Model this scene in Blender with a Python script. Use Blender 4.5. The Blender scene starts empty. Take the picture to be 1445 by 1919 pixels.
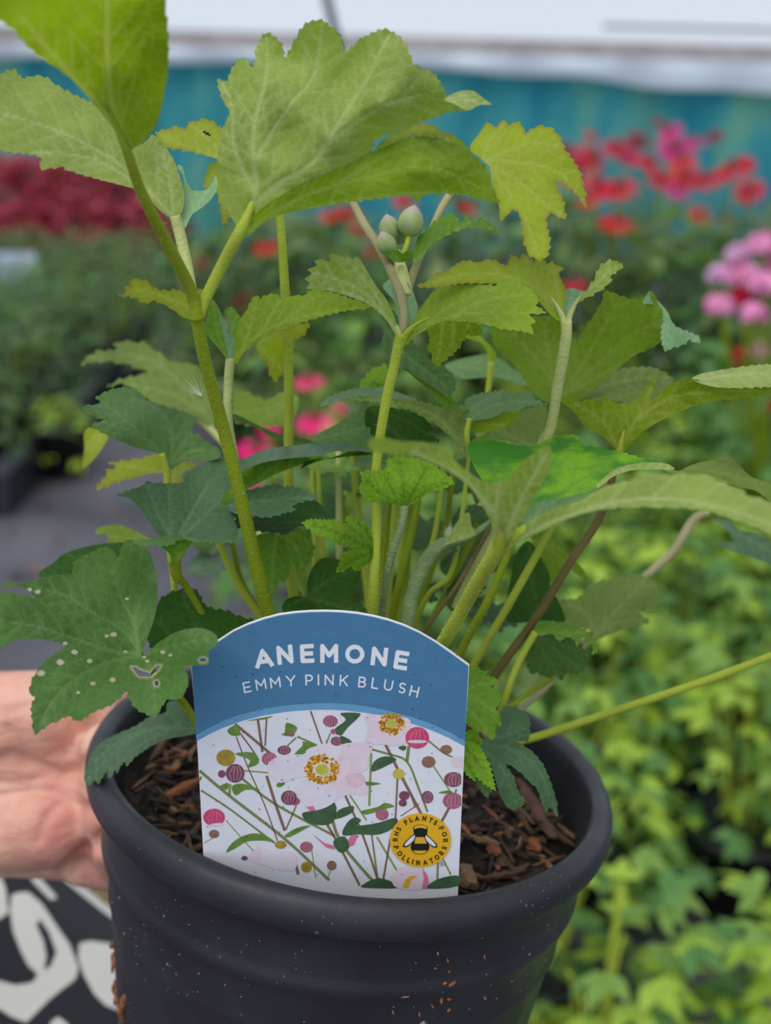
import bpy, bmesh, math, random
import numpy as np
from mathutils import Vector, Matrix
from mathutils.geometry import delaunay_2d_cdt

# ------------------------------------------------------------------ camera, sky, light, exposure
SC = bpy.context.scene
COL = SC.collection
F = 2500.0                      # focal length in pixels of the 1445 x 1919 frame
PITCH = math.radians(17.5)
ROLL = math.radians(1.5)
CAM = np.array([0.0, 0.0, 1.05])
cd = bpy.data.cameras.new('camera')
cam = bpy.data.objects.new('camera', cd)
COL.objects.link(cam)
rot = Matrix.Rotation(math.pi / 2 - PITCH, 3, 'X') @ Matrix.Rotation(ROLL, 3, 'Z')
cam.matrix_world = Matrix.Translation(CAM) @ rot.to_4x4()
cd.sensor_fit = 'VERTICAL'
cd.lens = 50.0
cd.sensor_height = 50.0 * 1919 / F
cd.clip_start = 0.02
cd.clip_end = 200
cd.dof.use_dof = True
cd.dof.focus_distance = 0.372
cd.dof.aperture_fstop = 10.5
SC.camera = cam
RC = np.array(rot)

world = bpy.data.worlds.new('overcast_sky')
SC.world = world
world.use_nodes = True
bg = world.node_tree.nodes['Background']
bg.inputs['Color'].default_value = (0.80, 0.88, 1.0, 1)
bg.inputs['Strength'].default_value = 0.80

sd = bpy.data.lights.new('sun', 'SUN')
sd.energy = 1.7
sd.angle = math.radians(50)
sd.color = (1.0, 0.97, 0.92)
sun = bpy.data.objects.new('sun', sd)
COL.objects.link(sun)
sun.location = (0, 0, 6)
sun.rotation_euler = (math.radians(28), math.radians(-18), 0)

vs = SC.view_settings
vs.view_transform = 'Standard'
vs.look = 'None'
vs.gamma = 1.0
vs.use_curve_mapping = False
vs.exposure = 0.12

# ------------------------------------------------------------------ helpers
rnd = random.Random(7)
nrs = np.random.RandomState(11)

def at(px, py, d):
    px = np.asarray(px, float); py = np.asarray(py, float); d = np.asarray(d, float)
    v = np.stack([(px - 722.5) / F * d, (959.5 - py) / F * d, -d + 0 * px], -1)
    return v @ RC.T + CAM

def ray(px, py):
    v = np.array([(px - 722.5) / F, (959.5 - py) / F, -1.0]) @ RC.T
    return v

def on_height(px, py, h):
    v = ray(px, py)
    return CAM + v * ((h - CAM[2]) / v[2])

def on_depth_y(px, py, Y):
    v = ray(px, py)
    return CAM + v * (Y / v[1])

def lin(c):
    return tuple(((x / 255) / 12.92 if x / 255 <= 0.04045 else ((x / 255 + 0.055) / 1.055) ** 2.4) for x in c)

WL = {}
def empty(name, loc, label=None, cat=None, group=None, kind=None):
    o = bpy.data.objects.new(name, None)
    COL.objects.link(o)
    o.location = Vector(loc)
    o.empty_display_size = 0.02
    WL[o] = np.array(loc, float)
    tag(o, label, cat, group, kind)
    return o

def tag(o, label=None, cat=None, group=None, kind=None):
    if label: o['label'] = label
    if cat: o['category'] = cat
    if group: o['group'] = group
    if kind: o['kind'] = kind
    return o

def mesh(name, verts, faces, mats, parent=None, smooth=True, mi=None, attrs=None, origin=None):
    verts = np.asarray(verts, float)
    org = WL[parent] if parent is not None else (np.array(origin, float) if origin is not None else verts.mean(0))
    me = bpy.data.meshes.new(name)
    me.from_pydata((verts - org).tolist(), [], [tuple(int(i) for i in f) for f in faces])
    if not isinstance(mats, (list, tuple)): mats = [mats]
    for m in mats: me.materials.append(m)
    if mi is not None:
        me.polygons.foreach_set('material_index', np.asarray(mi, np.int32))
    if smooth:
        me.polygons.foreach_set('use_smooth', np.ones(len(me.polygons), bool))
    if attrs:
        for k, v in attrs.items():
            a = me.attributes.new(k, 'FLOAT', 'POINT')
            a.data.foreach_set('value', np.asarray(v, np.float32))
    me.update()
    o = bpy.data.objects.new(name, me)
    COL.objects.link(o)
    if parent is not None:
        o.parent = parent
        WL[o] = org
    else:
        o.location = Vector(org)
        WL[o] = org
    return o

class MB:
    def __init__(s): s.v = []; s.f = []; s.mi = []
    def add(s, v, f, mi=0):
        n = len(s.v)
        s.v.extend([tuple(map(float, q)) for q in v]); s.f.extend([tuple(i + n for i in q) for q in f]); s.mi.extend([mi] * len(f))
    def build(s, name, mats, parent=None, smooth=True, origin=None):
        return mesh(name, s.v, s.f, mats, parent, smooth, s.mi, origin=origin)

def catmull(P, n=6, closed=False):
    P = [np.asarray(p, float) for p in P]
    out = []
    m = len(P)
    rng = range(m) if closed else range(m - 1)
    for i in rng:
        if closed: p0, p1, p2, p3 = P[i - 1], P[i], P[(i + 1) % m], P[(i + 2) % m]
        else: p0, p1, p2, p3 = P[max(i - 1, 0)], P[i], P[i + 1], P[min(i + 2, m - 1)]
        for k in range(n):
            t = k / n
            out.append(0.5 * ((2 * p1) + (-p0 + p2) * t + (2 * p0 - 5 * p1 + 4 * p2 - p3) * t * t + (-p0 + 3 * p1 - 3 * p2 + p3) * t ** 3))
    if not closed: out.append(P[-1])
    return np.array(out)

def tube_geo(path, radii, sides=10, cap=True):
    path = np.asarray(path, float); n = len(path)
    radii = np.broadcast_to(np.asarray(radii, float), (n,))
    tn = np.gradient(path, axis=0); tn /= np.linalg.norm(tn, axis=1)[:, None] + 1e-12
    ref = np.array([0.31, 0.9, 0.2]) if abs(tn[0] @ np.array([0, 0, 1.0])) > 0.8 else np.array([0, 0, 1.0])
    V = []; u = np.cross(tn[0], ref); u /= np.linalg.norm(u)
    for i in range(n):
        u = u - tn[i] * (u @ tn[i]); u /= np.linalg.norm(u); w = np.cross(tn[i], u)
        for k in range(sides):
            a = 2 * math.pi * k / sides
            V.append(path[i] + radii[i] * (math.cos(a) * u + math.sin(a) * w))
    Fc = []
    for i in range(n - 1):
        for k in range(sides):
            k2 = (k + 1) % sides
            Fc.append((i * sides + k, i * sides + k2, (i + 1) * sides + k2, (i + 1) * sides + k))
    if cap:
        Fc.append(tuple(range(sides))[::-1]); Fc.append(tuple((n - 1) * sides + k for k in range(sides)))
    return V, Fc

def inside(P, x, y):
    c = np.zeros(x.shape, bool); n = len(P)
    for i in range(n):
        x0, y0 = P[i]; x1, y1 = P[(i+1) % n]
        if y0 == y1: continue
        c ^= ((y0 > y) != (y1 > y)) & (x < (x1-x0)*(y-y0)/(y1-y0) + x0)
    return c

def seg_dist(q, pl):
    best = np.full(len(q), 1e9); par = np.zeros(len(q))
    pl = np.array(pl, float); L = np.r_[0, np.cumsum(np.linalg.norm(np.diff(pl, axis=0), axis=1))]
    for i in range(len(pl)-1):
        a, b = pl[i], pl[i+1]; d = b-a; l2 = d @ d + 1e-9
        t = np.clip(((q-a) @ d)/l2, 0, 1); D = np.linalg.norm(q - a - t[:, None]*d, axis=1)
        m = D < best; best[m] = D[m]; par[m] = (L[i] + t[m]*math.sqrt(l2))/max(L[-1], 1e-6)
    return best, par


# ------------------------------------------------------------------ materials
def newmat(name):
    m = bpy.data.materials.new(name); m.use_nodes = True
    nt = m.node_tree; nt.nodes.clear()
    out = nt.nodes.new('ShaderNodeOutputMaterial')
    return m, nt, out

def N(nt, t, **kw):
    n = nt.nodes.new(t)
    for k, v in kw.items():
        if k.startswith('i_'):
            key = k[2:]
            key = int(key) if key.isdigit() else key.replace('_', ' ')
            n.inputs[key].default_value = v
        else: setattr(n, k, v)
    return n

def c4(c): return (*lin(c), 1)

def plain(name, col, rough=0.6, var=0.15, scale=40.0, bump=0.0, bscale=200.0, spec=0.5, sss=0.0):
    m, nt, out = newmat(name)
    p = N(nt, 'ShaderNodeBsdfPrincipled', i_Roughness=rough)
    p.inputs['Specular IOR Level'].default_value = spec
    tc = N(nt, 'ShaderNodeTexCoord')
    nz = N(nt, 'ShaderNodeTexNoise', i_Scale=scale, i_Detail=4.0)
    nt.links.new(tc.outputs['Object'], nz.inputs['Vector'])
    mr = N(nt, 'ShaderNodeMapRange', i_1=0.3, i_2=0.7, i_3=1 - var, i_4=1 + var)
    nt.links.new(nz.outputs['Fac'], mr.inputs[0])
    hs = N(nt, 'ShaderNodeHueSaturation'); hs.inputs['Color'].default_value = c4(col)
    nt.links.new(mr.outputs[0], hs.inputs['Value'])
    nt.links.new(hs.outputs[0], p.inputs['Base Color'])
    if bump:
        n2 = N(nt, 'ShaderNodeTexNoise', i_Scale=bscale, i_Detail=3.0)
        nt.links.new(tc.outputs['Object'], n2.inputs['Vector'])
        b = N(nt, 'ShaderNodeBump', i_Strength=bump, i_Distance=0.002)
        nt.links.new(n2.outputs['Fac'], b.inputs['Height']); nt.links.new(b.outputs[0], p.inputs['Normal'])
    if sss:
        p.inputs['Subsurface Weight'].default_value = sss
        p.inputs['Subsurface Radius'].default_value = (0.006, 0.003, 0.002)
        p.inputs['Subsurface Scale'].default_value = 1.0
    nt.links.new(p.outputs[0], out.inputs[0])
    return m

def leafmat(name, col, trans, vein, tf=0.4, rough=0.55, mott=None, spec=0.16, cell=300.0, bump=0.13, tint=None):
    m, nt, out = newmat(name)
    L = nt.links.new
    tc = N(nt, 'ShaderNodeTexCoord')
    nz = N(nt, 'ShaderNodeTexNoise', i_Scale=45.0, i_Detail=5.0)
    L(tc.outputs['Object'], nz.inputs['Vector'])
    mr = N(nt, 'ShaderNodeMapRange', i_1=0.3, i_2=0.7, i_3=0.8, i_4=1.2)
    L(nz.outputs['Fac'], mr.inputs[0])
    vo = N(nt, 'ShaderNodeTexVoronoi', feature='DISTANCE_TO_EDGE', i_Scale=cell)
    L(tc.outputs['Object'], vo.inputs['Vector'])
    ve = N(nt, 'ShaderNodeMapRange', i_1=0.0, i_2=0.12, i_3=1.0, i_4=0.0); ve.clamp = True
    L(vo.outputs['Distance'], ve.inputs[0])
    at_ = N(nt, 'ShaderNodeAttribute', attribute_name='vein')
    ed = N(nt, 'ShaderNodeAttribute', attribute_name='edge')
    sp = N(nt, 'ShaderNodeAttribute', attribute_name='spot')
    def chain(c):
        base = N(nt, 'ShaderNodeHueSaturation'); base.inputs['Color'].default_value = c4(c)
        L(mr.outputs[0], base.inputs['Value'])
        cur = base.outputs[0]
        if mott:
            n3 = N(nt, 'ShaderNodeTexNoise', i_Scale=70.0, i_Detail=3.0)
            L(tc.outputs['Object'], n3.inputs['Vector'])
            r3 = N(nt, 'ShaderNodeMapRange', i_1=0.45, i_2=0.6); r3.clamp = True
            L(n3.outputs['Fac'], r3.inputs[0])
            mx = N(nt, 'ShaderNodeMix', data_type='RGBA'); L(r3.outputs[0], mx.inputs[0]); L(cur, mx.inputs[6]); mx.inputs[7].default_value = c4(mott)
            cur = mx.outputs[2]
        mul = N(nt, 'ShaderNodeMath', operation='MULTIPLY', i_1=0.2); L(ve.outputs[0], mul.inputs[0])
        m1 = N(nt, 'ShaderNodeMix', data_type='RGBA'); L(mul.outputs[0], m1.inputs[0]); L(cur, m1.inputs[6]); m1.inputs[7].default_value = c4(vein)
        v2 = N(nt, 'ShaderNodeMath', operation='MULTIPLY', i_1=0.7); L(at_.outputs['Fac'], v2.inputs[0])
        m2 = N(nt, 'ShaderNodeMix', data_type='RGBA'); L(v2.outputs[0], m2.inputs[0]); L(m1.outputs[2], m2.inputs[6]); m2.inputs[7].default_value = c4(vein)
        cur = m2.outputs[2]
        if tint:
            m3 = N(nt, 'ShaderNodeMix', data_type='RGBA'); eh = N(nt, 'ShaderNodeMath', operation='MULTIPLY', i_1=0.55); L(ed.outputs['Fac'], eh.inputs[0]); L(eh.outputs[0], m3.inputs[0]); L(cur, m3.inputs[6]); m3.inputs[7].default_value = c4(tint)
            cur = m3.outputs[2]
        m4 = N(nt, 'ShaderNodeMix', data_type='RGBA'); L(sp.outputs['Fac'], m4.inputs[0]); L(cur, m4.inputs[6]); m4.inputs[7].default_value = c4((196, 186, 160))
        return m4.outputs[2]
    p = N(nt, 'ShaderNodeBsdfPrincipled', i_Roughness=rough)
    p.inputs['Specular IOR Level'].default_value = spec
    L(chain(col), p.inputs['Base Color'])
    tr = N(nt, 'ShaderNodeBsdfTranslucent'); L(chain(trans), tr.inputs['Color'])
    add = N(nt, 'ShaderNodeMath', operation='ADD'); L(ve.outputs[0], add.inputs[0])
    mm = N(nt, 'ShaderNodeMath', operation='MULTIPLY', i_1=2.0); L(at_.outputs['Fac'], mm.inputs[0]); L(mm.outputs[0], add.inputs[1])
    b = N(nt, 'ShaderNodeBump', i_Strength=bump, i_Distance=0.0006, invert=True)
    L(add.outputs[0], b.inputs['Height']); L(b.outputs[0], p.inputs['Normal'])
    mix = N(nt, 'ShaderNodeMixShader', i_0=tf); L(p.outputs[0], mix.inputs[1]); L(tr.outputs[0], mix.inputs[2])
    L(mix.outputs[0], out.inputs[0])
    return m

LM = {
 'lit':    leafmat('leaf_underside_bright', (128, 148, 34), (136, 164, 6), (178, 188, 92), 0.58),
 'lit2':   leafmat('leaf_underside_green', (140, 164, 46), (142, 178, 8), (180, 196, 96), 0.52),
 'pale':   leafmat('leaf_underside_pale', (152, 170, 84), (142, 172, 26), (196, 208, 142), 0.42),
 'yellow': leafmat('leaf_yellow_green', (160, 178, 44), (154, 176, 12), (188, 196, 100), 0.5, tint=(156, 124, 60)),
 'olive':  leafmat('leaf_olive', (116, 142, 44), (118, 156, 12), (150, 168, 80), 0.45),
 'dull':   leafmat('leaf_underside_dull', (122, 144, 70), (108, 144, 24), (160, 174, 106), 0.42),
 'mid':    leafmat('leaf_mid_green', (100, 140, 42), (104, 156, 12), (146, 176, 82), 0.4),
 'young':  leafmat('leaf_young_bright', (132, 174, 46), (134, 182, 12), (64, 108, 20), 0.4, cell=520.0, bump=0.3),
 'top':    leafmat('leaf_top_green', (80, 116, 54), (80, 128, 16), (118, 150, 88), 0.26, rough=0.5, spec=0.28),
 'dark':   leafmat('leaf_top_dark', (66, 98, 60), (58, 100, 18), (98, 130, 88), 0.18, rough=0.46, spec=0.36),
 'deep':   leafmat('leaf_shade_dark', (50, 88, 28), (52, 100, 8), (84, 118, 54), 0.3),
 'blue':   leafmat('leaf_bluish_bloom', (122, 160, 112), (100, 152, 54), (156, 186, 146), 0.25, rough=0.6, spec=0.25),
 'mott':   leafmat('leaf_mottled_green', (62, 128, 38), (94, 168, 12), (90, 140, 66), 0.35, mott=(126, 178, 30)),
}
SM = {
 'stem':  plain('stem_green', (164, 178, 60), 0.55, 0.14, 60, 0.2, 900, 0.18),
 'dkstem': plain('stem_deep_green', (130, 146, 30), 0.55, 0.14, 60, 0.2, 900, 0.18),
 'pale':  plain('stem_pale', (184, 190, 122), 0.6, 0.12, 60, 0.25, 900, 0.15),
 'pink':  plain('stem_purplish', (152, 146, 104), 0.6, 0.15, 60, 0.2, 900, 0.3),
 'brown': plain('stem_brown', (112, 100, 52), 0.6, 0.18, 60, 0.2, 900, 0.3),
 'grey':  plain('stem_grey_fuzz', (134, 156, 104), 0.75, 0.16, 300, 0.5, 1500, 0.2),
}
# ------------------------------------------------------------------ the nursery behind: ground, netting wall, rail
def add_box(mb, lo, hi, mi=0):
    x0, y0, z0 = lo; x1, y1, z1 = hi
    v = [(x0,y0,z0),(x1,y0,z0),(x1,y1,z0),(x0,y1,z0),(x0,y0,z1),(x1,y0,z1),(x1,y1,z1),(x0,y1,z1)]
    mb.add(v, [(0,3,2,1),(4,5,6,7),(0,1,5,4),(1,2,6,5),(2,3,7,6),(3,0,4,7)], mi)

def ground_mat():
    m, nt, out = newmat('weed_mat'); L = nt.links.new
    p = N(nt, 'ShaderNodeBsdfPrincipled', i_Roughness=0.55)
    tc = N(nt, 'ShaderNodeTexCoord')
    nz = N(nt, 'ShaderNodeTexNoise', i_Scale=2.2, i_Detail=6.0, i_Roughness=0.65)
    L(tc.outputs['Object'], nz.inputs['Vector'])
    cr = N(nt, 'ShaderNodeValToRGB')
    cr.color_ramp.elements[0].position = 0.34; cr.color_ramp.elements[0].color = c4((58, 58, 66))
    cr.color_ramp.elements[1].position = 0.7; cr.color_ramp.elements[1].color = c4((104, 100, 108))
    L(nz.outputs['Fac'], cr.inputs[0]); L(cr.outputs[0], p.inputs['Base Color'])
    w = N(nt, 'ShaderNodeTexWave', i_Scale=90.0); L(tc.outputs['Object'], w.inputs['Vector'])
    b = N(nt, 'ShaderNodeBump', i_Strength=0.3, i_Distance=0.001); L(w.outputs['Fac'], b.inputs['Height']); L(b.outputs[0], p.inputs['Normal'])
    L(p.outputs[0], out.inputs[0])
    return m
tag(mesh('floor', [(-14,-3,0),(14,-3,0),(14,16,0),(-14,16,0)], [(0,1,2,3)], ground_mat(), smooth=False, origin=(0,0,0)),
    'dark woven weed-control matting covering the nursery ground', kind='structure')

WY = 9.5
def netting_mat():
    m, nt, out = newmat('teal_netting'); L = nt.links.new
    tc = N(nt, 'ShaderNodeTexCoord')
    mp = N(nt, 'ShaderNodeMapping'); mp.inputs['Scale'].default_value = (1.6, 1, 0.7); L(tc.outputs['Object'], mp.inputs[0])
    nz = N(nt, 'ShaderNodeTexNoise', i_Scale=1.7, i_Detail=4.0); L(mp.outputs[0], nz.inputs['Vector'])
    cr = N(nt, 'ShaderNodeValToRGB'); e = cr.color_ramp.elements
    e[0].position = 0.32; e[0].color = c4((20, 124, 146)); e[1].position = 0.66; e[1].color = c4((110, 176, 148))
    k = e.new(0.5); k.color = c4((62, 156, 162))
    L(nz.outputs['Fac'], cr.inputs[0])
    p = N(nt, 'ShaderNodeBsdfPrincipled', i_Roughness=0.8); L(cr.outputs[0], p.inputs['Base Color'])
    t = N(nt, 'ShaderNodeBsdfTranslucent'); L(cr.outputs[0], t.inputs['Color'])
    mx = N(nt, 'ShaderNodeMixShader', i_0=0.4); L(p.outputs[0], mx.inputs[1]); L(t.outputs[0], mx.inputs[2]); L(mx.outputs[0], out.inputs[0])
    return m
xs = np.linspace(-7, 7, 240); V = []; Fc = []
for i, x in enumerate(xs):
    o = 0.03 * math.sin(x * 5) + 0.02 * math.sin(x * 11 + 1)
    V += [(x, WY + o, 0.0), (x, WY + o * 0.6, 0.6), (x, WY, 1.31)]
    if i: 
        for k in range(2): Fc.append(((i-1)*3+k, i*3+k, i*3+k+1, (i-1)*3+k+1))
tag(mesh('wall_back', V, Fc, netting_mat(), origin=(0, WY, 0)), 'teal shade netting hung along the back of the growing area', kind='structure')

wood = plain('weathered_wood', (172, 166, 166), 0.75, 0.2, 6, 0.3, 60)
mb = MB(); add_box(mb, (-7, WY-0.10, 1.29), (7, WY-0.02, 1.405))
for x in (-5.2, -1.9, 1.7, 5.0): add_box(mb, (x, WY+0.08, 0), (x+0.09, WY+0.17, 1.29))
tag(mb.build('trim_1', wood, smooth=False, origin=(0, WY, 1.3)), 'pale weathered timber rail along the top of the teal netting', kind='structure')
plastic = plain('white_polythene', (196, 208, 222), 0.35, 0.08, 3, 0.2, 20)
xs = np.linspace(-7, 7, 200); V = []; Fc = []
for i, x in enumerate(xs):
    lo = 1.185 - 0.028 * x + 0.02 * math.sin(x * 2.1) + 0.012 * math.sin(x * 6.3)
    if x < -0.3: lo = 1.2 + 0.012 * math.sin(x * 5)
    b = 0.02 * math.sin(x * 9)
    V += [(x, WY-0.12, 1.295), (x, WY-0.14 + b, (lo+1.295)/2), (x, WY-0.12 + b, lo)]
    if i:
        for k in range(2): Fc.append(((i-1)*3+k, i*3+k, i*3+k+1, (i-1)*3+k+1))
tag(mesh('trim_2', V, Fc, plastic, origin=(0, WY, 1.25)), 'strip of gathered white polythene hanging below the timber rail', kind='structure')
# far white cover beyond the rail, with its dark edging bar at the right
mb = MB(); add_box(mb, (1.55, WY+1.2, 1.545), (6.5, WY+1.26, 1.575))
tag(mb.build('trim_3', plain('grey_bar', (132, 130, 128), 0.6), smooth=False, origin=(2, WY+1.2, 1.55)), 'thin grey bar beyond the timber rail at the right', kind='structure')
a = on_depth_y(604, -40, 5.0); b = on_depth_y(628, 60, 5.0); c = on_depth_y(646, 130, 5.0)
v, f = tube_geo([a, b, c], [0.019, 0.018, 0.016], 8)
tag(mesh('hanging_rod', v, f, plain('dark_rod', (70, 70, 76), 0.6)), 'thin dark rod hanging down behind the top middle leaf', 'rod')

# ------------------------------------------------------------------ background foliage
def leafsheet(outl, fold=0.12, droop=0.25):
    """one leaflet: outline half-widths along a midrib of length 1, folded and drooping"""
    n = len(outl); V = []; Fc = []
    for i, (t, w) in enumerate(outl):
        z = -droop * t * t
        V += [(-w, t, z + fold * w * 1.2), (0, t, z), (w, t, z + fold * w * 1.2)]
        if i: Fc += [((i-1)*3, (i-1)*3+1, i*3+1, i*3), ((i-1)*3+1, (i-1)*3+2, i*3+2, i*3+1)]
    return np.array(V), Fc
SHAPE = [(0, .01), (.12, .10), (.3, .24), (.42, .27), (.48, .22), (.62, .22), (.7, .17), (.85, .10), (1, .005)]
SHAPE_S = [(0, .02), (.3, .22), (.6, .2), (1, .01)]
def compound(shape=SHAPE, n=3, spread=55, stalk=0.35, fold=0.15, droop=0.3):
    V0, F0 = leafsheet(shape, fold, droop); VV = []; FF = []
    for k in range(n):
        a = math.radians((k - (n-1)/2) * spread)
        s = 1.0 if k == (n-1)//2 else 0.82
        R = np.array([[math.cos(a), math.sin(a), 0], [-math.sin(a), math.cos(a), 0], [0, 0, 1]])
        v = (V0 * s) @ R.T.T if False else (V0 * s) @ R
        v = v + np.array([0, stalk, 0])
        FF += [tuple(i + len(VV) for i in q) for q in F0]; VV += v.tolist()
    # short stalk
    b = len(VV); VV += [(-.015, 0, -.02), (.015, 0, -.02), (.015, stalk, 0), (-.015, stalk, 0)]; FF += [(b, b+1, b+2, b+3)]
    return np.array(VV), FF

def fmat(name, col, trans, tf=0.35, rough=0.5):
    m, nt, out = newmat(name); L = nt.links.new
    oi = N(nt, 'ShaderNodeTexCoord'); nz = N(nt, 'ShaderNodeTexNoise', i_Scale=9.0, i_Detail=2.0); L(oi.outputs['Object'], nz.inputs['Vector'])
    mr = N(nt, 'ShaderNodeMapRange', i_1=0.3, i_2=0.7, i_3=0.75, i_4=1.25); L(nz.outputs['Fac'], mr.inputs[0])
    h1 = N(nt, 'ShaderNodeHueSaturation'); h1.inputs['Color'].default_value = c4(col); L(mr.outputs[0], h1.inputs['Value'])
    p = N(nt, 'ShaderNodeBsdfPrincipled', i_Roughness=rough); L(h1.outputs[0], p.inputs['Base Color'])
    t = N(nt, 'ShaderNodeBsdfTranslucent'); t.inputs['Color'].default_value = c4(trans)
    mx = N(nt, 'ShaderNodeMixShader', i_0=tf); L(p.outputs[0], mx.inputs[1]); L(t.outputs[0], mx.inputs[2]); L(mx.outputs[0], out.inputs[0])
    return m
FM = {
 'lime': fmat('foliage_lime', (168, 198, 66), (166, 205, 34)),
 'green': fmat('foliage_green', (132, 168, 74), (130, 172, 36)),
 'mid': fmat('foliage_mid', (94, 142, 70), (92, 140, 34)),
 'shrub': fmat('foliage_shrub', (80, 110, 72), (74, 106, 36)),
 'shrub2': fmat('foliage_shrub_light', (112, 138, 80), (104, 132, 40)),
 'red': fmat('foliage_red', (182, 56, 78), (196, 50, 72)),
 'red2': fmat('foliage_crimson', (206, 88, 112), (206, 70, 92)),
 'wine': fmat('foliage_wine', (140, 50, 68), (150, 44, 60)),
 'olive': fmat('foliage_olive', (112, 132, 70), (116, 140, 40)),
}
potblack = plain('black_plastic', (30, 31, 35), 0.45, 0.1, 10)

def euler(yaw, pitch, roll):
    return np.array(Matrix.Rotation(yaw, 3, 'Z') @ Matrix.Rotation(pitch, 3, 'X') @ Matrix.Rotation(roll, 3, 'Y'))

def small_pot(parent, base, r, h):
    prof = [(r*.72, 0), (r*.98, h*.86), (r*1.06, h*.86), (r*1.06, h), (r*.96, h), (r*.9, h*.85)]
    V = []; Fc = []; n = 18
    for (rr, z) in prof:
        for k in range(n): V.append((base[0] + rr*math.cos(2*math.pi*k/n), base[1] + rr*math.sin(2*math.pi*k/n), base[2] + z))
    for i in range(len(prof)-1):
        for k in range(n): Fc.append((i*n+k, i*n+(k+1)%n, (i+1)*n+(k+1)%n, (i+1)*n+k))
    Fc.append(tuple(range(n))[::-1]); Fc.append(tuple((len(prof)-1)*n+k for k in range(n)))
    return mesh('pot', V, Fc, potblack, parent)

def dome_spots(r, h, n, low=0.15, rr=rnd):
    out = []
    for i in range(n):
        a = rr.random() * 2 * math.pi
        t = rr.random() ** 0.6
        el = math.acos(1 - t * (1 - low)) if False else rr.uniform(0.05, 1.35)
        k = rr.uniform(0.72, 1.0)
        x = r * k * math.cos(el) * math.cos(a); y = r * k * math.cos(el) * math.sin(a); z = h * (low + (1 - low) * k * math.sin(el))
        out.append((x, y, z, a, el))
    return out

PROTO = {}
def proto_leaf(kind, matkey):
    key = matkey
    if key not in PROTO:
        V, Fc = compound(*kind) if isinstance(kind, tuple) else compound()
        me = bpy.data.meshes.new('leaf'); me.from_pydata(V.tolist(), [], Fc); me.materials.append(FM[matkey])
        me.polygons.foreach_set('use_smooth', np.ones(len(me.polygons), bool)); PROTO[key] = me
    return PROTO[key]

def leafy_plant(loc, r, h, n, size, mats, label, group, name='leafy_plant', single=True, pot=True, cat='plant', potr=0.085):
    e = empty(name, loc, label, cat, group)
    ph = 0.13
    if pot: small_pot(e, np.array(loc), potr, ph)
    mb = MB()
    for (x, y, z, a, el) in dome_spots(r, h, n):
        s = size * rnd.uniform(0.7, 1.2)
        yaw = a - math.pi/2 + rnd.uniform(-.7, .7); pitch = rnd.uniform(-0.5, 0.25) + (el - 0.6) * 0.35; roll = rnd.uniform(-.45, .45)
        mk = rnd.choice(mats)
        if single:
            o = bpy.data.objects.new('leaf', proto_leaf((SHAPE, 3, 58, .3), mk)); COL.objects.link(o); o.parent = e
            o.matrix_local = Matrix.Translation((x, y, z)) @ Matrix.Rotation(yaw, 4, 'Z') @ Matrix.Rotation(pitch, 4, 'X') @ Matrix.Rotation(roll, 4, 'Y') @ Matrix.Scale(s, 4)
        else:
            V, Fc = compound(SHAPE_S, 3, 62, .2)
            v = (V * s) @ euler(yaw, pitch, roll).T + np.array(loc) + (x, y, z)
            mb.add(v, Fc, mats.index(mk))
    if not single: tag(mb.build('foliage', [FM[k] for k in mats], e), kind='stuff')
    st = MB()
    for k in range(9):
        a = rnd.random()*6.28; q = rnd.uniform(.2, .75)
        p0 = np.array(loc) + (0.02*math.cos(a), 0.02*math.sin(a), ph*0.8 if pot else 0)
        p2 = np.array(loc) + (r*q*math.cos(a), r*q*math.sin(a), h*rnd.uniform(.55, .85)); p1 = (p0+p2)/2 + (0, 0, 0.06)
        v, f = tube_geo(catmull([p0, p1, p2], 3), 0.0022, 5); st.add(v, f)
    tag(st.build('stems', SM['stem'], e), kind='stuff')
    return e

# light green plants, right: nearest rows leaf by leaf, the rest as massed foliage
LBL = 'light green leafy potted plant in the bed to the right of the pot'
rows = []
y = 0.82
while y < 3.3:
    x = 0.10 + 0.10 * y
    k = 0
    while x < 0.36 * y + 0.25:
        rows.append((x + rnd.uniform(-.04, .04), y + rnd.uniform(-.05, .05))); x += 0.23
    y += 0.24
rows += [(0.30, 0.80), (0.43, 0.88), (0.20, 0.74), (0.36, 0.70), (0.54, 0.98), (0.60, 1.2)]
for (x, y) in rows:
    near = y < 1.7
    # a gap in the bed shows the dark ground
    if abs(x - 0.44) < 0.07 and abs(y - 1.20) < 0.12: continue
    h = 0.34 + 0.06 * rnd.random() + 0.07 * max(0, y - 1.5)
    if near:
        leafy_plant((x, y, 0), 0.17, h, 100, 0.038, ['lime', 'lime', 'green', 'green', 'mid'], LBL, 'light green plants near the pot')
    else:
        leafy_plant((x, y, 0), 0.18, h, 150, 0.046, ['lime', 'green', 'mid'], 'light green leafy plant in the far rows of the right bed', 'light green plants further back', single=False)

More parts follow.
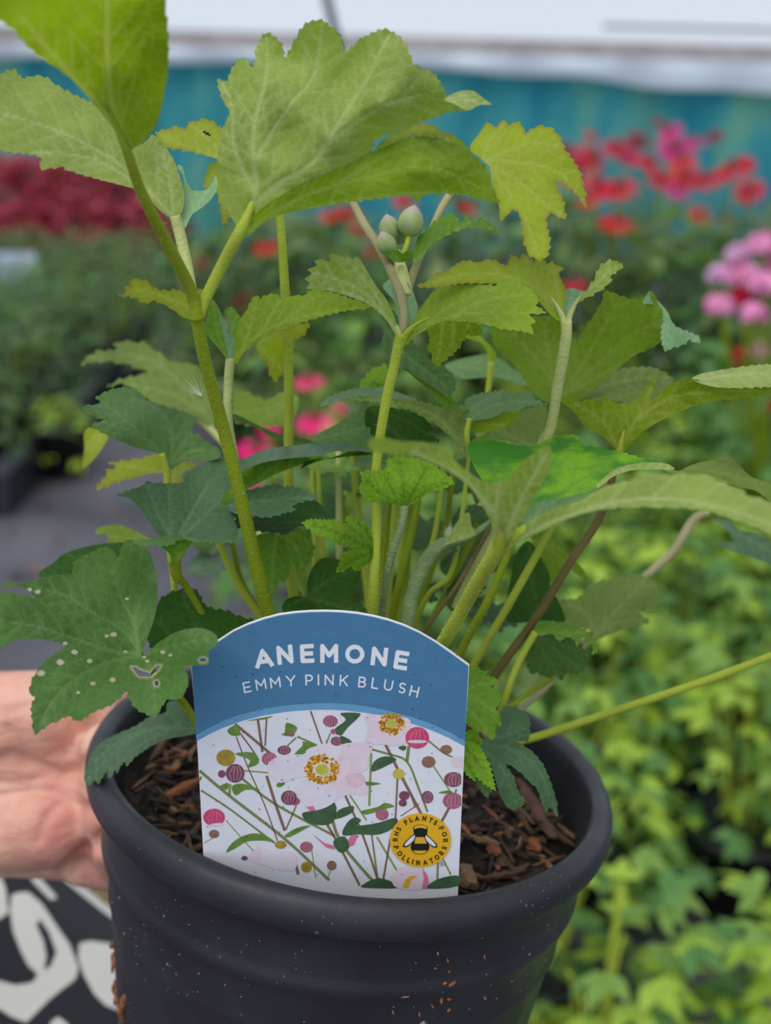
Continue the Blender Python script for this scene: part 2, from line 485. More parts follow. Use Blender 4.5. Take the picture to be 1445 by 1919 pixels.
# dark shrubs in black trays, left
tray_m = plain('tray_plastic', (40, 42, 50), 0.4, 0.1, 10)
for j, (y0, y1) in enumerate(((3.2, 4.5), (4.55, 5.7), (5.75, 6.9))):
    mb = MB(); x1 = -0.98 + 0.12 * j; x0 = -2.9
    add_box(mb, (x0, y0, 0), (x1, y1, 0.02))
    for (lo, hi) in (((x0, y0, 0), (x1, y0+.03, .11)), ((x0, y1-.03, 0), (x1, y1, .11)), ((x0, y0, 0), (x0+.03, y1, .11)), ((x1-.03, y0, 0), (x1+0.03, y1, .11))): add_box(mb, lo, hi)
    tag(mb.build('growing_tray', tray_m, smooth=False, origin=(x1, y0, 0)), ('black plastic growing tray nearest the camera under the dark green shrubs', 'middle one of the black growing trays under the dark green shrubs', 'farthest of the black growing trays under the dark green shrubs')[j], 'tray')
    for yy in np.arange(y0 + 0.34, y1, 0.3):
        for xx in np.arange(x1 - 0.17, -2.4, -0.3):
            if xx < -0.34 * yy - 0.35: continue
            leafy_plant((xx + rnd.uniform(-.03, .03), yy + rnd.uniform(-.03, .03), 0.02), 0.21, 0.36 + 0.03*rnd.random(), 230, 0.034, ['shrub', 'shrub', 'mid', 'shrub2'],
                'dark green bushy plant in the trays at the left', 'dark shrubs in the trays', 'bushy_plant', False)
for (px, py, Y) in ((440, 520, 5.0), (400, 560, 4.6), (420, 470, 6.0), (350, 470, 6.2), (480, 600, 5.6)):
    p = on_depth_y(px, py, Y)
    leafy_plant((p[0], p[1], 0), 0.24, p[2], 260, 0.04, ['shrub', 'olive', 'mid'], 'dark green bushy plant at the right end of the shrub bed', 'bushes at the end of the shrub bed', 'bushy_plant', False)
p = on_height(112, 760, 0.20)
leafy_plant((p[0], p[1], 0.02), 0.08, 0.22, 40, 0.04, ['lime', 'green'], 'small pale green seedling standing out in front of the dark shrubs', None, 'seedling', False)

# red-leaved shrubs behind them
for k in range(12):
    x = -3.3 + 0.36 * (k % 6) + rnd.uniform(-.03, .03) + (0.18 if k >= 6 else 0); y = 7.9 + 0.5 * (k // 6)
    if x > -1.35: continue
    leafy_plant((x, y, 0), 0.24, 0.64 + 0.07*rnd.random(), 420, 0.065, ['red', 'red', 'red2', 'wine'], 'red-leaved bushy plant in front of the teal netting', 'red-leaved plants', 'red_leaved_plant', False)
for k in range(6):
    leafy_plant((-3.0 + 0.34*k, 7.35, 0), 0.22, 0.46 + 0.06*rnd.random(), 340, 0.06, ['red', 'red2', 'wine'], 'low red-leaved bushy plant in the front row of the red plants', 'low red-leaved plants', 'red_leaved_plant', False)
p = on_height(30, 500, 0.3)
mb = MB(); add_box(mb, (p[0]-.09, p[1], p[2]-.06), (p[0]+.09, p[1]+.004, p[2]+.06)); add_box(mb, (p[0]-.01, p[1], 0), (p[0]+.01, p[1]+.004, p[2]-.06))
tag(mb.build('sign_card', plain('pale_card', (188, 200, 222), 0.5), smooth=False), 'small blank pale blue card on a stake among the shrubs', 'sign')

# flowering plants
def flower_geo(r, n=14, droop=0.35, cone=0.3):
    V = []; Fc = []; mi = []
    for ring in range(2):
        m = n - 3 * ring; rr = r * (1 - 0.28 * ring)
        for k in range(m):
            a = 2*math.pi*(k + 0.5*ring)/m; w = math.pi/m*1.25
            b = len(V)
            for (t, ww) in ((0.2, .35), (.6, 1.0), (.9, .8), (1.0, .2)):
                z = -droop * r * t * t + 0.05 * r * ring
                for s in (-1, 1):
                    aa = a + s * w * ww * (0.5 if t > .25 else .8); V.append((rr*t*math.cos(aa), rr*t*math.sin(aa), z))
            for i in range(3): Fc.append((b+2*i, b+2*i+1, b+2*i+3, b+2*i+2)); mi.append(0)
    b = len(V); ns = 10
    for i, (q, z) in enumerate(((.36, -.02), (.34, .12), (.22, .24), (.02, cone))):
        for k in range(ns): V.append((r*q*math.cos(2*math.pi*k/ns), r*q*math.sin(2*math.pi*k/ns), r*z))
    for i in range(3):
        for k in range(ns): Fc.append((b+i*ns+k, b+i*ns+(k+1)%ns, b+(i+1)*ns+(k+1)%ns, b+(i+1)*ns+k)); mi.append(1)
    return V, Fc, mi
def petal_mat(name, c): return plain(name, c, 0.7, 0.2, 60, spec=0.1)
PET = {'red': petal_mat('petal_red', (196, 20, 46)), 'crim': petal_mat('petal_crimson', (190, 20, 58)), 'mag': petal_mat('petal_magenta', (196, 40, 120)), 'pink': petal_mat('petal_hot_pink', (232, 40, 120)), 'orange': petal_mat('petal_orange_red', (196, 50, 54)), 'dkred': petal_mat('petal_dusky', (126, 34, 54)),
       'phlox': petal_mat('petal_phlox_pink', (236, 150, 196)), 'phlox2': petal_mat('petal_phlox_lilac', (222, 170, 214))}
cone_m = plain('flower_cone', (120, 44, 36), 0.7, 0.3, 200)
FME = {}
def flower_mesh(key):
    if key not in FME:
        V, Fc, mi = flower_geo(1.0)
        me = bpy.data.meshes.new('flower_head'); me.from_pydata(V, [], Fc); me.materials.append(PET[key]); me.materials.append(cone_m)
        me.polygons.foreach_set('material_index', np.array(mi, np.int32)); me.polygons.foreach_set('use_smooth', np.ones(len(mi), bool)); FME[key] = me
    return FME[key]

def flower_plant(loc, heads, label, group, foliage_h, r=0.2, n=120, mats=('mid', 'olive', 'shrub'), lsize=0.06, name='flowering_plant', low=True):
    e = empty(name, loc, label, 'flowers', group)
    base = np.array(loc)
    small_pot(e, base, 0.11, 0.17)
    for (p, key, rad) in heads:
        p = np.array(p); b0 = base + (rnd.uniform(-.05, .05), rnd.uniform(-.05, .05), 0.15)
        mid = (b0 + p) / 2 + (rnd.uniform(-.03, .03), rnd.uniform(-.03, .03), 0.02)
        v, f = tube_geo(catmull([b0, mid, p], 4), 0.0035, 6); mesh('stem', v, f, SM['dkstem'], e)
        o = bpy.data.objects.new('flower_head', flower_mesh(key)); COL.objects.link(o); o.parent = e
        tilt = rnd.uniform(0.1, 0.9)
        o.matrix_local = Matrix.Translation(p - base) @ Matrix.Rotation(rnd.uniform(-.5, .5), 4, 'Z') @ Matrix.Rotation(tilt, 4, 'X') @ Matrix.Rotation(rnd.uniform(-.4, .4), 4, 'Y') @ Matrix.Scale(rad, 4)
    mb = MB(); mats = list(mats)
    for i in range(n):
        a = rnd.random()*6.283; q = r * math.sqrt(rnd.random()); z = rnd.uniform(0.17, foliage_h)
        V, Fc = leafsheet(SHAPE_S, .1, .35); s = lsize * rnd.uniform(.8, 1.6)
        v = (V * s) @ euler(rnd.random()*6.28, rnd.uniform(-.6, .9), rnd.uniform(-.4, .4)).T + base + (q*math.cos(a), q*math.sin(a), z)
        mb.add(v, Fc, rnd.randrange(len(mats)))
    for i in range(26):
        a = rnd.random()*6.283; q = r * .7 * math.sqrt(rnd.random()); top = foliage_h * rnd.uniform(.7, 1.05)
        v, f = tube_geo([base + (q*.4*math.cos(a), q*.4*math.sin(a), .15), base + (q*math.cos(a), q*math.sin(a), top)], 0.003, 4); mb.add(v, f, 0)
    tag(mb.build('foliage', [FM[k] for k in mats], e), kind='stuff')
    return e

FY = 3.6
HEADS = [ # px, py, colour, radius px, depth
 (1155,410,'red',34,3.3),(1215,300,'red',38,3.6),(1160,345,'red',36,3.5),(1120,340,'red',30,3.6),(1105,365,'crim',30,3.5),(1110,290,'crim',34,3.8),(1085,300,'dkred',28,3.9),
 (1255,240,'mag',24,4.2),(1265,272,'mag',34,4.1),(1300,262,'mag',26,4.2),(1195,258,'dkred',26,4.3),(1110,250,'orange',18,4.3),(1280,295,'orange',28,3.9),(1285,325,'red',32,3.8),(1325,330,'red',32,3.8),
 (1375,308,'red',36,3.8),(1405,352,'red',30,3.6),(1270,352,'mag',26,3.6),(1315,397,'red',22,3.6),(1365,410,'orange',18,3.8),(1340,250,'dkred',22,4.4),(1235,225,'dkred',18,4.6),(1155,270,'crim',28,4.2),(1060,275,'dkred',24,4.3),
 (500,457,'red',26,3.4),(650,395,'red',26,3.8),(676,432,'crim',20,3.9),(880,385,'red',26,3.9),(760,372,'orange',24,4.0),(620,400,'orange',24,4.0),(1072,530,'crim',30,3.0),(640,330,'red',24,4.2),(700,470,'orange',16,4.0),(455,560,'orange',22,3.9),(375,490,'orange',16,4.0),(1240,330,'crim',26,4.0),(1180,290,'mag',22,4.2),(1400,300,'dkred',24,4.2),(1075,330,'red',26,3.9),(745,470,'orange',14,4.0),
]
PL = [(-0.42, 3.9), (-0.1, 3.6), (0.22, 3.8), (0.55, 3.5), (0.72, 4.1), (0.95, 3.7), (1.12, 4.2), (0.4, 4.3), (0.05, 4.3), (-0.3, 4.6), (0.8, 3.2), (1.3, 3.9)]
asg = {i: [] for i in range(len(PL))}
for (px, py, k, r, Y) in HEADS:
    p = on_depth_y(px, py, Y); i = min(range(len(PL)), key=lambda j: (PL[j][0]-p[0])**2 + (PL[j][1]-p[1])**2)
    asg[i].append((p, k, r * Y * 1.04 / F))
for i, (x, y) in enumerate(PL):
    flower_plant((x, y, 0), asg[i], 'tall red-flowered potted plant behind the anemone', 'tall red flowering plants', 0.66 + 0.05*rnd.random() + (0.06 if x > .3 else 0), 0.24, 260, ('shrub', 'mid', 'olive'), 0.075)
# hot pink flowers nearer, seen between the stems
PK = [(577,708,32,1.9),(590,782,40,1.8),(478,838,38,1.75),(505,800,22,1.85),(640,760,18,1.9),(470,905,20,1.75)]
h = []
for (px, py, r, Y) in PK:
    h.append((on_depth_y(px, py, Y), 'pink', r * Y * 1.04 / F))
flower_plant((-0.08, 1.95, 0), h, 'hot pink flowered plant right behind the anemone stems', None, 0.50, 0.2, 150, ('mid', 'olive', 'green'), 0.07)
for (x, y, z) in ((0.02, 2.5, .56), (0.22, 2.2, .5), (-0.22, 2.9, .6), (0.3, 2.8, .62), (0.1, 1.6, .42), (0.0, 3.0, .62)):
    leafy_plant((x, y, 0), 0.2, z, 130, 0.06, ['mid', 'olive', 'green'], 'olive green leafy plant behind the anemone', 'olive green plants behind the anemone', 'leafy_plant', False)
# phlox at the right edge
def phlox(loc, clusters, label):
    e = empty('phlox_plant', loc, label, 'flowers', 'pink phlox'); base = np.array(loc); small_pot(e, base, .11, .17)
    for (p, R, key) in clusters:
        v, f = tube_geo(catmull([base + (0, 0, .15), (base+p)/2 + (.02, 0, 0), p], 4), .0035, 6); mesh('stem', v, f, SM['dkstem'], e)
        mb = MB()
        for i in range(46):
            d = nrs.normal(size=3); d /= np.linalg.norm(d); d[2] = abs(d[2]) * .9 - .1
            c = p + d * R * rnd.uniform(.35, 1.25); s = .015
            u = np.cross(d, (0.3, .2, 1)); u /= np.linalg.norm(u); w = np.cross(d, u)
            for k in range(5):
                a = 2*math.pi*k/5; q = [c, c + s*(math.cos(a-.5)*u + math.sin(a-.5)*w)*.7 + d*.002, c + s*(math.cos(a)*u + math.sin(a)*w), c + s*(math.cos(a+.5)*u + math.sin(a+.5)*w)*.7 + d*.002]
                mb.add(q, [(0, 1, 2, 3)])
        tag(mb.build('flower_cluster', PET[key], e), kind='stuff')
    mb = MB()
    for i in range(130):
        V, Fc = leafsheet(SHAPE_S, .1, .35); s = .07*rnd.uniform(.7, 1.3)
        v = (V*s) @ euler(rnd.random()*6.28, rnd.uniform(-.5, .5), rnd.uniform(-.4, .4)).T + base + (rnd.uniform(-.15, .15), rnd.uniform(-.15, .15), rnd.uniform(.17, .62)); mb.add(v, Fc)
    tag(mb.build('foliage', FM['mid'], e), kind='stuff')
PH = [(1430,465,30,'phlox',2.4),(1395,520,32,'phlox',2.4),(1440,540,34,'phlox',2.35),(1385,480,20,'phlox2',2.5),(1350,520,20,'phlox2',2.5),(1350,575,24,'phlox',2.4),(1390,555,18,'crim',2.4),(1415,590,20,'phlox',2.3),(1480,500,40,'phlox',2.4)]
phlox((0.72, 2.45, 0), [(on_depth_y(a, b, Y), r*Y*1.04/F, k) for (a, b, r, k, Y) in PH], 'pink phlox with rounded flower clusters at the right edge')
phlox((0.80, 2.75, 0), [(on_depth_y(a, b, Y), r*Y*1.04/F, k) for (a, b, r, k, Y) in ((1430,660,16,'phlox',2.7),(1390,670,14,'orange',2.7),(1440,760,14,'crim',2.6))], 'sparse pink phlox lower down at the right edge')

# litter on the matting
dry = [plain('dry_leaf_tan', (168, 128, 104), 0.8, .2, 30), plain('dry_leaf_red', (140, 92, 84), 0.8, .2, 30), plain('dry_leaf_grey', (136, 134, 140), 0.8, .2, 30)]
for (px, py, s, k) in ((85,940,.05,0),(25,1072,.05,1),(78,1075,.05,1),(30,985,.04,2),(150,880,.035,2),(210,960,.03,0),(55,1130,.03,2),(120,1010,.03,1),(10,910,.03,2),(240,870,.03,1),(380,1040,.05,0)):
    p = on_height(px, py, 0.006)
    V, Fc = leafsheet(SHAPE, .25, -.2); v = (V*s) @ euler(rnd.random()*6.28, rnd.uniform(-.1, .3), rnd.uniform(-.3, .3)).T + p
    v = np.array(v); v[:, 2] += 0.002 - v[:, 2].min()
    tag(mesh('dead_leaf', v, Fc, dry[k]), 'dead leaf lying on the dark matting at the left', 'leaf', 'dead leaves on the matting')
mb = MB()
c0 = on_height(165, 1690, 0)
for i in range(420):
    p = c0 + (rnd.gauss(0, .10), rnd.gauss(0, .10), 0); a = rnd.random()*6.28; l = rnd.uniform(.04, .14)
    q = p + (l*math.cos(a), l*math.sin(a), rnd.uniform(.0, .07)); m = (p+q)/2 + (0, 0, .02)
    w = np.array([-math.sin(a), math.cos(a), 0]) * .003
    mb.add([p-w, p+w, m+w, m-w, q], [(0, 1, 2, 3), (3, 2, 4)], rnd.randrange(3))
tag(mb.build('dry_grass', [plain('straw', (176, 146, 104), .8), plain('straw_brown', (138, 104, 78), .8), plain('straw_green', (132, 136, 84), .8)]), 'tangle of dry grass on the ground below the hand', 'grass', kind='stuff')
# ------------------------------------------------------------------ the pot
PC = at(663.0, 1425.8, 0.4582)
al, be = math.radians(7.93), math.radians(16.58)
nc = np.array([math.sin(al)*math.cos(be), math.cos(al)*math.cos(be), math.sin(be)])
PN = nc @ RC.T                                     # pot axis, world
e1 = RC @ np.array([1, 0, 0]); e1 = e1 - PN * (e1 @ PN); e1 /= np.linalg.norm(e1)
e2 = np.cross(PN, e1)                              # points away from the camera
def potp(r, a, z):                                 # a = 0 right, -90 deg towards the camera
    return PC + r*(math.cos(a)*e1 + math.sin(a)*e2) + z*PN

def pot_mat():
    m, nt, out = newmat('dusty_black_pot_plastic'); L = nt.links.new
    p = N(nt, 'ShaderNodeBsdfPrincipled', i_Roughness=0.42); p.inputs['Specular IOR Level'].default_value = 0.4
    tc = N(nt, 'ShaderNodeTexCoord')
    nz = N(nt, 'ShaderNodeTexNoise', i_Scale=24.0, i_Detail=5.0); L(tc.outputs['Object'], nz.inputs['Vector'])
    cr = N(nt, 'ShaderNodeValToRGB'); e = cr.color_ramp.elements
    e[0].position = .35; e[0].color = c4((34, 34, 39)); e[1].position = .75; e[1].color = c4((52, 52, 59)); L(nz.outputs['Fac'], cr.inputs[0])
    vo = N(nt, 'ShaderNodeTexVoronoi', i_Scale=420.0); L(tc.outputs['Object'], vo.inputs['Vector'])
    n2 = N(nt, 'ShaderNodeTexNoise', i_Scale=60.0, i_Detail=3.0); L(tc.outputs['Object'], n2.inputs['Vector'])
    th = N(nt, 'ShaderNodeMapRange', i_1=.45, i_2=.75, i_3=.0, i_4=.22); th.clamp = True; L(n2.outputs['Fac'], th.inputs[0])
    lt = N(nt, 'ShaderNodeMath', operation='LESS_THAN'); L(vo.outputs['Distance'], lt.inputs[0]); L(th.outputs[0], lt.inputs[1])
    ml = N(nt, 'ShaderNodeMath', operation='MULTIPLY', i_1=.5); L(lt.outputs[0], ml.inputs[0])
    mx = N(nt, 'ShaderNodeMix', data_type='RGBA'); L(ml.outputs[0], mx.inputs[0]); L(cr.outputs[0], mx.inputs[6]); mx.inputs[7].default_value = c4((124, 126, 126))
    L(mx.outputs[2], p.inputs['Base Color'])
    rr = N(nt, 'ShaderNodeMapRange', i_1=.3, i_2=.7, i_3=.36, i_4=.58); L(n2.outputs['Fac'], rr.inputs[0]); L(rr.outputs[0], p.inputs['Roughness'])
    b = N(nt, 'ShaderNodeBump', i_Strength=.15, i_Distance=.0004); n3 = N(nt, 'ShaderNodeTexNoise', i_Scale=900.0); L(tc.outputs['Object'], n3.inputs['Vector']); L(n3.outputs['Fac'], b.inputs['Height']); L(b.outputs[0], p.inputs['Normal'])
    L(p.outputs[0], out.inputs[0])
    return m
POTM = pot_mat()
pot = empty('plant_pot', potp(0, 0, -0.165), 'round black plastic plant pot with a rolled rim, held by a hand', 'pot')
SEG = 128
def lathe(prof, name, mat, parent, close=False):
    V = []; Fc = []
    for (r, z) in prof:
        for k in range(SEG): V.append(potp(r, 2*math.pi*k/SEG, z))
    for i in range(len(prof) - 1):
        for k in range(SEG): Fc.append((i*SEG+k, i*SEG+(k+1) % SEG, (i+1)*SEG+(k+1) % SEG, (i+1)*SEG+k))
    if close: Fc.append(tuple((len(prof)-1)*SEG + k for k in range(SEG)))
    return mesh(name, V, Fc, mat, parent)
lathe([(.0775, -.05), (.0800, -.02), (.0812, -.006), (.0818, -.0015), (.0828, .0005), (.0845, .0014), (.0868, .0010), (.0887, -.0008), (.0898, -.0034), (.0900, -.0062), (.0894, -.0090), (.0882, -.0108), (.0874, -.0112), (.0872, -.0118)], 'rim', POTM, pot)
lathe([(.0874, -.0112), (.0850, -.0120), (.0838, -.0135), (.0830, -.018), (.0823, -.027), (.0824, -.0290), (.0829, -.0305), (.0829, -.0325), (.0822, -.0345), (.0808, -.0365), (.0800, -.039), (.0793, -.047), (.0790, -.0500), (.0792, -.0515), (.0787, -.0535), (.0779, -.056), (.070, -.120), (.0655, -.160), (.0640, -.165), (.02, -.165)], 'body', POTM, pot, True)
lathe([(.0775, -.05), (.072, -.10), (.066, -.150)], 'inner_wall', POTM, pot)

# specks of bark and dirt stuck to the outside of the pot
fleck = plain('bark_fleck', (170, 104, 66), .8, .3, 300); fleck2 = plain('pale_fleck', (170, 166, 156), .8, .2, 300)
def pot_r(z):
    pr = [(.0874, -.0112), (.0838, -.0135), (.0823, -.027), (.0829, -.0315), (.0800, -.039), (.0790, -.05), (.0779, -.056), (.070, -.12), (.0655, -.16)]
    return float(np.interp(-z, [-q[1] for q in pr], [q[0] for q in pr]))
mb = MB()
def flake(mb, a, z, s, mi, th=.0006):
    c = potp(pot_r(z), a, z); rad = math.cos(a)*e1 + math.sin(a)*e2; tg = -math.sin(a)*e1 + math.cos(a)*e2
    t = rnd.random()*3.14; u = math.cos(t)*tg + math.sin(t)*PN; w = -math.sin(t)*tg + math.cos(t)*PN
    L_, W_ = s*rnd.uniform(.8, 1.6), s*rnd.uniform(.25, .5)
    q = [c + u*x*L_ + w*y*W_ for (x, y) in ((-1, -.6), (0, -1), (1, -.2), (.7, .8), (-.4, 1))]
    mb.add([p for p in q] + [p + rad*th*2 for p in q], [(5, 6, 7, 8, 9), (0, 1, 6, 5), (1, 2, 7, 6), (2, 3, 8, 7), (3, 4, 9, 8), (4, 0, 5, 9)], mi)
for i in range(24):
    flake(mb, math.radians(rnd.gauss(-66, 6)), rnd.uniform(-.016, -.056), rnd.uniform(.0003, .0009), 0 if rnd.random() < .8 else 1, .0003)
for i in range(70):
    flake(mb, math.radians(rnd.uniform(-170, -10)), rnd.uniform(-.014, -.06), rnd.uniform(.00008, .0003), 1, .0001)
tag(mb.build('dirt_specks', [fleck, fleck2], pot, smooth=False), kind='stuff')

# ------------------------------------------------------------------ compost and bark
def soil_mat():
    m, nt, out = newmat('dark_compost'); L = nt.links.new
    p = N(nt, 'ShaderNodeBsdfPrincipled', i_Roughness=.9); tc = N(nt, 'ShaderNodeTexCoord')
    nz = N(nt, 'ShaderNodeTexNoise', i_Scale=160.0, i_Detail=6.0); L(tc.outputs['Object'], nz.inputs['Vector'])
    cr = N(nt, 'ShaderNodeValToRGB'); e = cr.color_ramp.elements; e[0].position = .4; e[0].color = c4((17, 13, 12)); e[1].position = .72; e[1].color = c4((62, 46, 36)); L(nz.outputs['Fac'], cr.inputs[0]); L(cr.outputs[0], p.inputs['Base Color'])
    b = N(nt, 'ShaderNodeBump', i_Strength=.9, i_Distance=.003); L(nz.outputs['Fac'], b.inputs['Height']); L(b.outputs[0], p.inputs['Normal']); L(p.outputs[0], out.inputs[0])
    return m
SZ = -0.016
def soilz(x, y):
    return SZ - .0035*math.sin(x*90+1)*math.cos(y*80) + .0015*math.sin(x*310)*math.sin(y*270+2) + .0008*math.sin(x*700+y*500) + .004*(1-((x*x+y*y)**.5/.08)) - 0.004
V = []; Fc = []; NR, NS = 46, 110
for i in range(NR + 1):
    for k in range(NS):
        a = 2*math.pi*k/NS; r = .0802*i/NR; x, y = r*math.cos(a), r*math.sin(a)
        V.append(PC + x*e1 + y*e2 + (soilz(x, y) + rnd.uniform(-.0009, .0009))*PN)
for i in range(NR):
    for k in range(NS): Fc.append((i*NS+k, i*NS+(k+1) % NS, (i+1)*NS+(k+1) % NS, (i+1)*NS+k))
tag(mesh('compost', V, Fc, soil_mat(), smooth=False), 'dark brown bark compost filling the black pot', 'compost', kind='stuff')
BK = [plain('bark_dark', (44, 33, 26), .85, .3, 120, .5, 500), plain('bark_mid', (86, 62, 45), .85, .3, 120, .5, 500), plain('bark_tan', (124, 96, 68), .85, .25, 120, .5, 500), plain('bark_orange', (138, 84, 52), .85, .25, 120, .5, 500), plain('bark_pinkish', (112, 80, 66), .85, .25, 120, .5, 500)]
def chip(c, u, n, L_, W_, T_, mat, label, group=None):
    """a torn sliver of bark: tapered ends, uneven thickness"""
    u = np.asarray(u, float); u = u / np.linalg.norm(u); n = n - u*(n @ u); n /= np.linalg.norm(n); w = np.cross(n, u)
    V = []; Fc = []; st = 7
    for i in range(st):
        t = i/(st-1); k = (0.25 + 0.75*math.sin(math.pi*min(1, max(0, t*.86+.07)))) * rnd.uniform(.8, 1.15)
        o = w*rnd.uniform(-.12, .12)*W_ + n*rnd.uniform(-.2, .2)*T_
        for (y, z) in ((-1, -.6), (-.7, 1), (.6, .8), (1, -.5)): V.append(c + u*(t-.5)*L_ + w*y*W_*.5*k + n*z*T_*.5*k + o)
    for i in range(st-1):
        for k in range(4): Fc.append((i*4+k, i*4+(k+1) % 4, (i+1)*4+(k+1) % 4, (i+1)*4+k))
    Fc += [(3, 2, 1, 0), tuple((st-1)*4+k for k in range(4))]
    return tag(mesh('bark_chip', V, Fc, mat, smooth=False), label, 'bark chip', group)
def soil_pt(px, py, up=0.0015):
    v = ray(px, py); t = ((PC + PN*(SZ-.002) - CAM) @ PN) / (v @ PN); q = CAM + v*t; x, y = (q-PC) @ e1, (q-PC) @ e2
    return PC + x*e1 + y*e2 + (soilz(x, y) + up)*PN
# the pieces one can pick out
for (x0, y0, x1, y1, W_, T_, m, lb) in (
  (880, 1380, 1030, 1440, .012, .006, 4, None),
  (975, 1470, 1035, 1560, .012, .005, 4, 'broad pinkish brown bark strip under the drooping dark leaf'),
  (1010, 1412, 1048, 1418, .008, .005, 3, 'flat orange-brown bark chip near the back right of the rim'),
  (1030, 1460, 1075, 1478, .011, .006, 2, 'tan wood chip beside the right inner wall of the pot'),
  (1040, 1488, 1085, 1490, .003, .002, 2, 'thin pale splinter pointing at the right inner wall'),
  (1050, 1495, 1078, 1530, .006, .004, 3, 'small orange bark chip by the right inner wall'),
  (1046, 1540, 1084, 1568, .003, .002, 2, 'pale curved bark splinter at the right edge of the compost'),
  (1030, 1540, 1075, 1585, .004, .003, 1, 'thin brown bark splinter below the drooping dark leaf'),
  (996, 1575, 1006, 1600, .008, .005, 3, 'bright orange diamond-shaped bark chip in the right half of the compost'),
  (955, 1515, 995, 1565, .004, .003, 1, 'narrow brown bark sliver in the middle of the right half'),
  (962, 1510, 1000, 1545, .003, .002, 2, 'narrow tan bark sliver under the two dark leaf lobes'),
  (880, 1585, 930, 1600, .006, .003, 2, 'pale tan wood splinter beside the lower right of the plant label'),
  (915, 1595, 935, 1610, .008, .005, 3, 'rust-brown bark lump beside the lower right of the plant label'),
  (868, 1625, 885, 1660, .012, .008, 2, 'straw-coloured wood chunk touching the lower right corner of the label'),
  (300, 1482, 370, 1470, .008, .003, 3, 'long rust-brown bark strip left of the label'),
  (285, 1425, 322, 1390, .006, .004, 1, 'dark brown bark stick under the grey-green leaf at the left'),
  (318, 1520, 330, 1545, .004, .003, 2, 'small pale curl of bark at the left inside the rim'),
  (345, 1510, 372, 1500, .006, .004, 1, None), (340, 1375, 365, 1385, .008, .004, 1, None), (230, 1345, 268, 1335, .005, .003, 3, None)):
    a, b = soil_pt(x0, y0, .003), soil_pt(x1, y1, .004)
    chip((a+b)/2, b-a, PN + .2*np.array([rnd.uniform(-1, 1), 0, 0]), np.linalg.norm(b-a)*1.1, W_*.62, T_*.6, BK[m], lb or 'brown bark chip lying on the compost in the pot', None if lb else 'bark chips on the compost')
for i in range(270):
    while True:
        a = rnd.random()*2*math.pi; r = .073*math.sqrt(rnd.random()); x, y = r*math.cos(a), r*math.sin(a)
        if y < .03 and (x > .026 or x < -.032) and not (-0.068 < y < -.050 and abs(x) < .045): break
    c = PC + x*e1 + y*e2 + (soilz(x, y) + rnd.uniform(.0005, .003))*PN
    t = rnd.random()*3.14; u = math.cos(t)*e1 + math.sin(t)*e2 + rnd.uniform(-.3, .3)*PN
    L_ = rnd.uniform(.004, .017)
    chip(c, u, PN + np.array([rnd.uniform(-.5, .5), rnd.uniform(-.5, .5), 0]), L_, rnd.uniform(.0009, .0032), rnd.uniform(.0006, .0018), BK[rnd.choice((0, 0, 0, 1, 1, 1, 2, 3))], 'brown bark chip lying on the compost in the pot', 'bark chips on the compost')
# bark clinging to the left flank of the pot
for i, (px, py, l, w, m) in enumerate(((196, 1808, .007, .004, 3), (206, 1850, .007, .0025, 3), (218, 1868, .006, .003, 3), (233, 1880, .012, .0035, 3), (228, 1905, .008, .003, 1), (201, 1775, .003, .0015, 3))):
    z = -.03 - (py-1740)/190*.030
    best = min((abs(np.dot(np.cross(ray(px, py), potp(pot_r(z), a, z) - CAM), np.cross(ray(px, py), potp(pot_r(z), a, z) - CAM))), a, z) for a in np.radians(np.arange(-190, -90, 1.0)) for z in np.arange(-.02, -.09, -.002))
    a, z = best[1], best[2]
    c = potp(pot_r(z) + .0006, a, z); rad = math.cos(a)*e1 + math.sin(a)*e2
    chip(c, PN + .35*(-math.sin(a)*e1 + math.cos(a)*e2)*(1 if i % 2 else -.6), rad, l, w, .0016, BK[m], 'orange-brown bark shred stuck to the left side of the pot', 'bark shreds stuck to the pot')

# ------------------------------------------------------------------ printed plant label
TD = np.array([-0.012, -1.908, -1.0]); TD /= np.linalg.norm(TD); TD = RC @ TD         # down the card
TR = RC @ np.array([1.0, 0.0, 0.0]); TR = TR - TD*(TR @ TD); TR /= np.linalg.norm(TR)
TN = np.cross(TD, TR); TN = TN if TN @ (CAM - at(620, 1668, .382)) > 0 else -TN
T0 = at(620, 1665, .395)
def onT(px, py, lift=0.0):
    v = ray(px, py); t = ((T0 - CAM) @ TN) / (v @ TN); return CAM + v*t + TN*lift
label = empty('plant_label', onT(620, 1700), 'blue and white printed plant label reading ANEMONE stuck in the compost', 'label')
def inkmat(name, c, var=.05, rough=.38): return plain('print_' + name, c, rough, var, 300, spec=.4)
LAYER = 0.00003
def union2d(polys):
    pts = []; edges = []
    for p in polys:
        b = len(pts); pts += [Vector(q) for q in p]; edges += [(b+i, b+(i+1) % len(p)) for i in range(len(p))]
    vv, _, ff, _, _, _ = delaunay_2d_cdt(pts, edges, [], 0, 1e-4)
    Q = np.array([tuple(v) for v in vv]); ff = [tuple(f) for f in ff]; cen = np.array([Q[list(f)].mean(0) for f in ff]); ok = np.zeros(len(ff), bool)
    for p in polys: ok |= inside(p, cen[:, 0], cen[:, 1])
    return Q, [f for f, k in zip(ff, ok) if k]
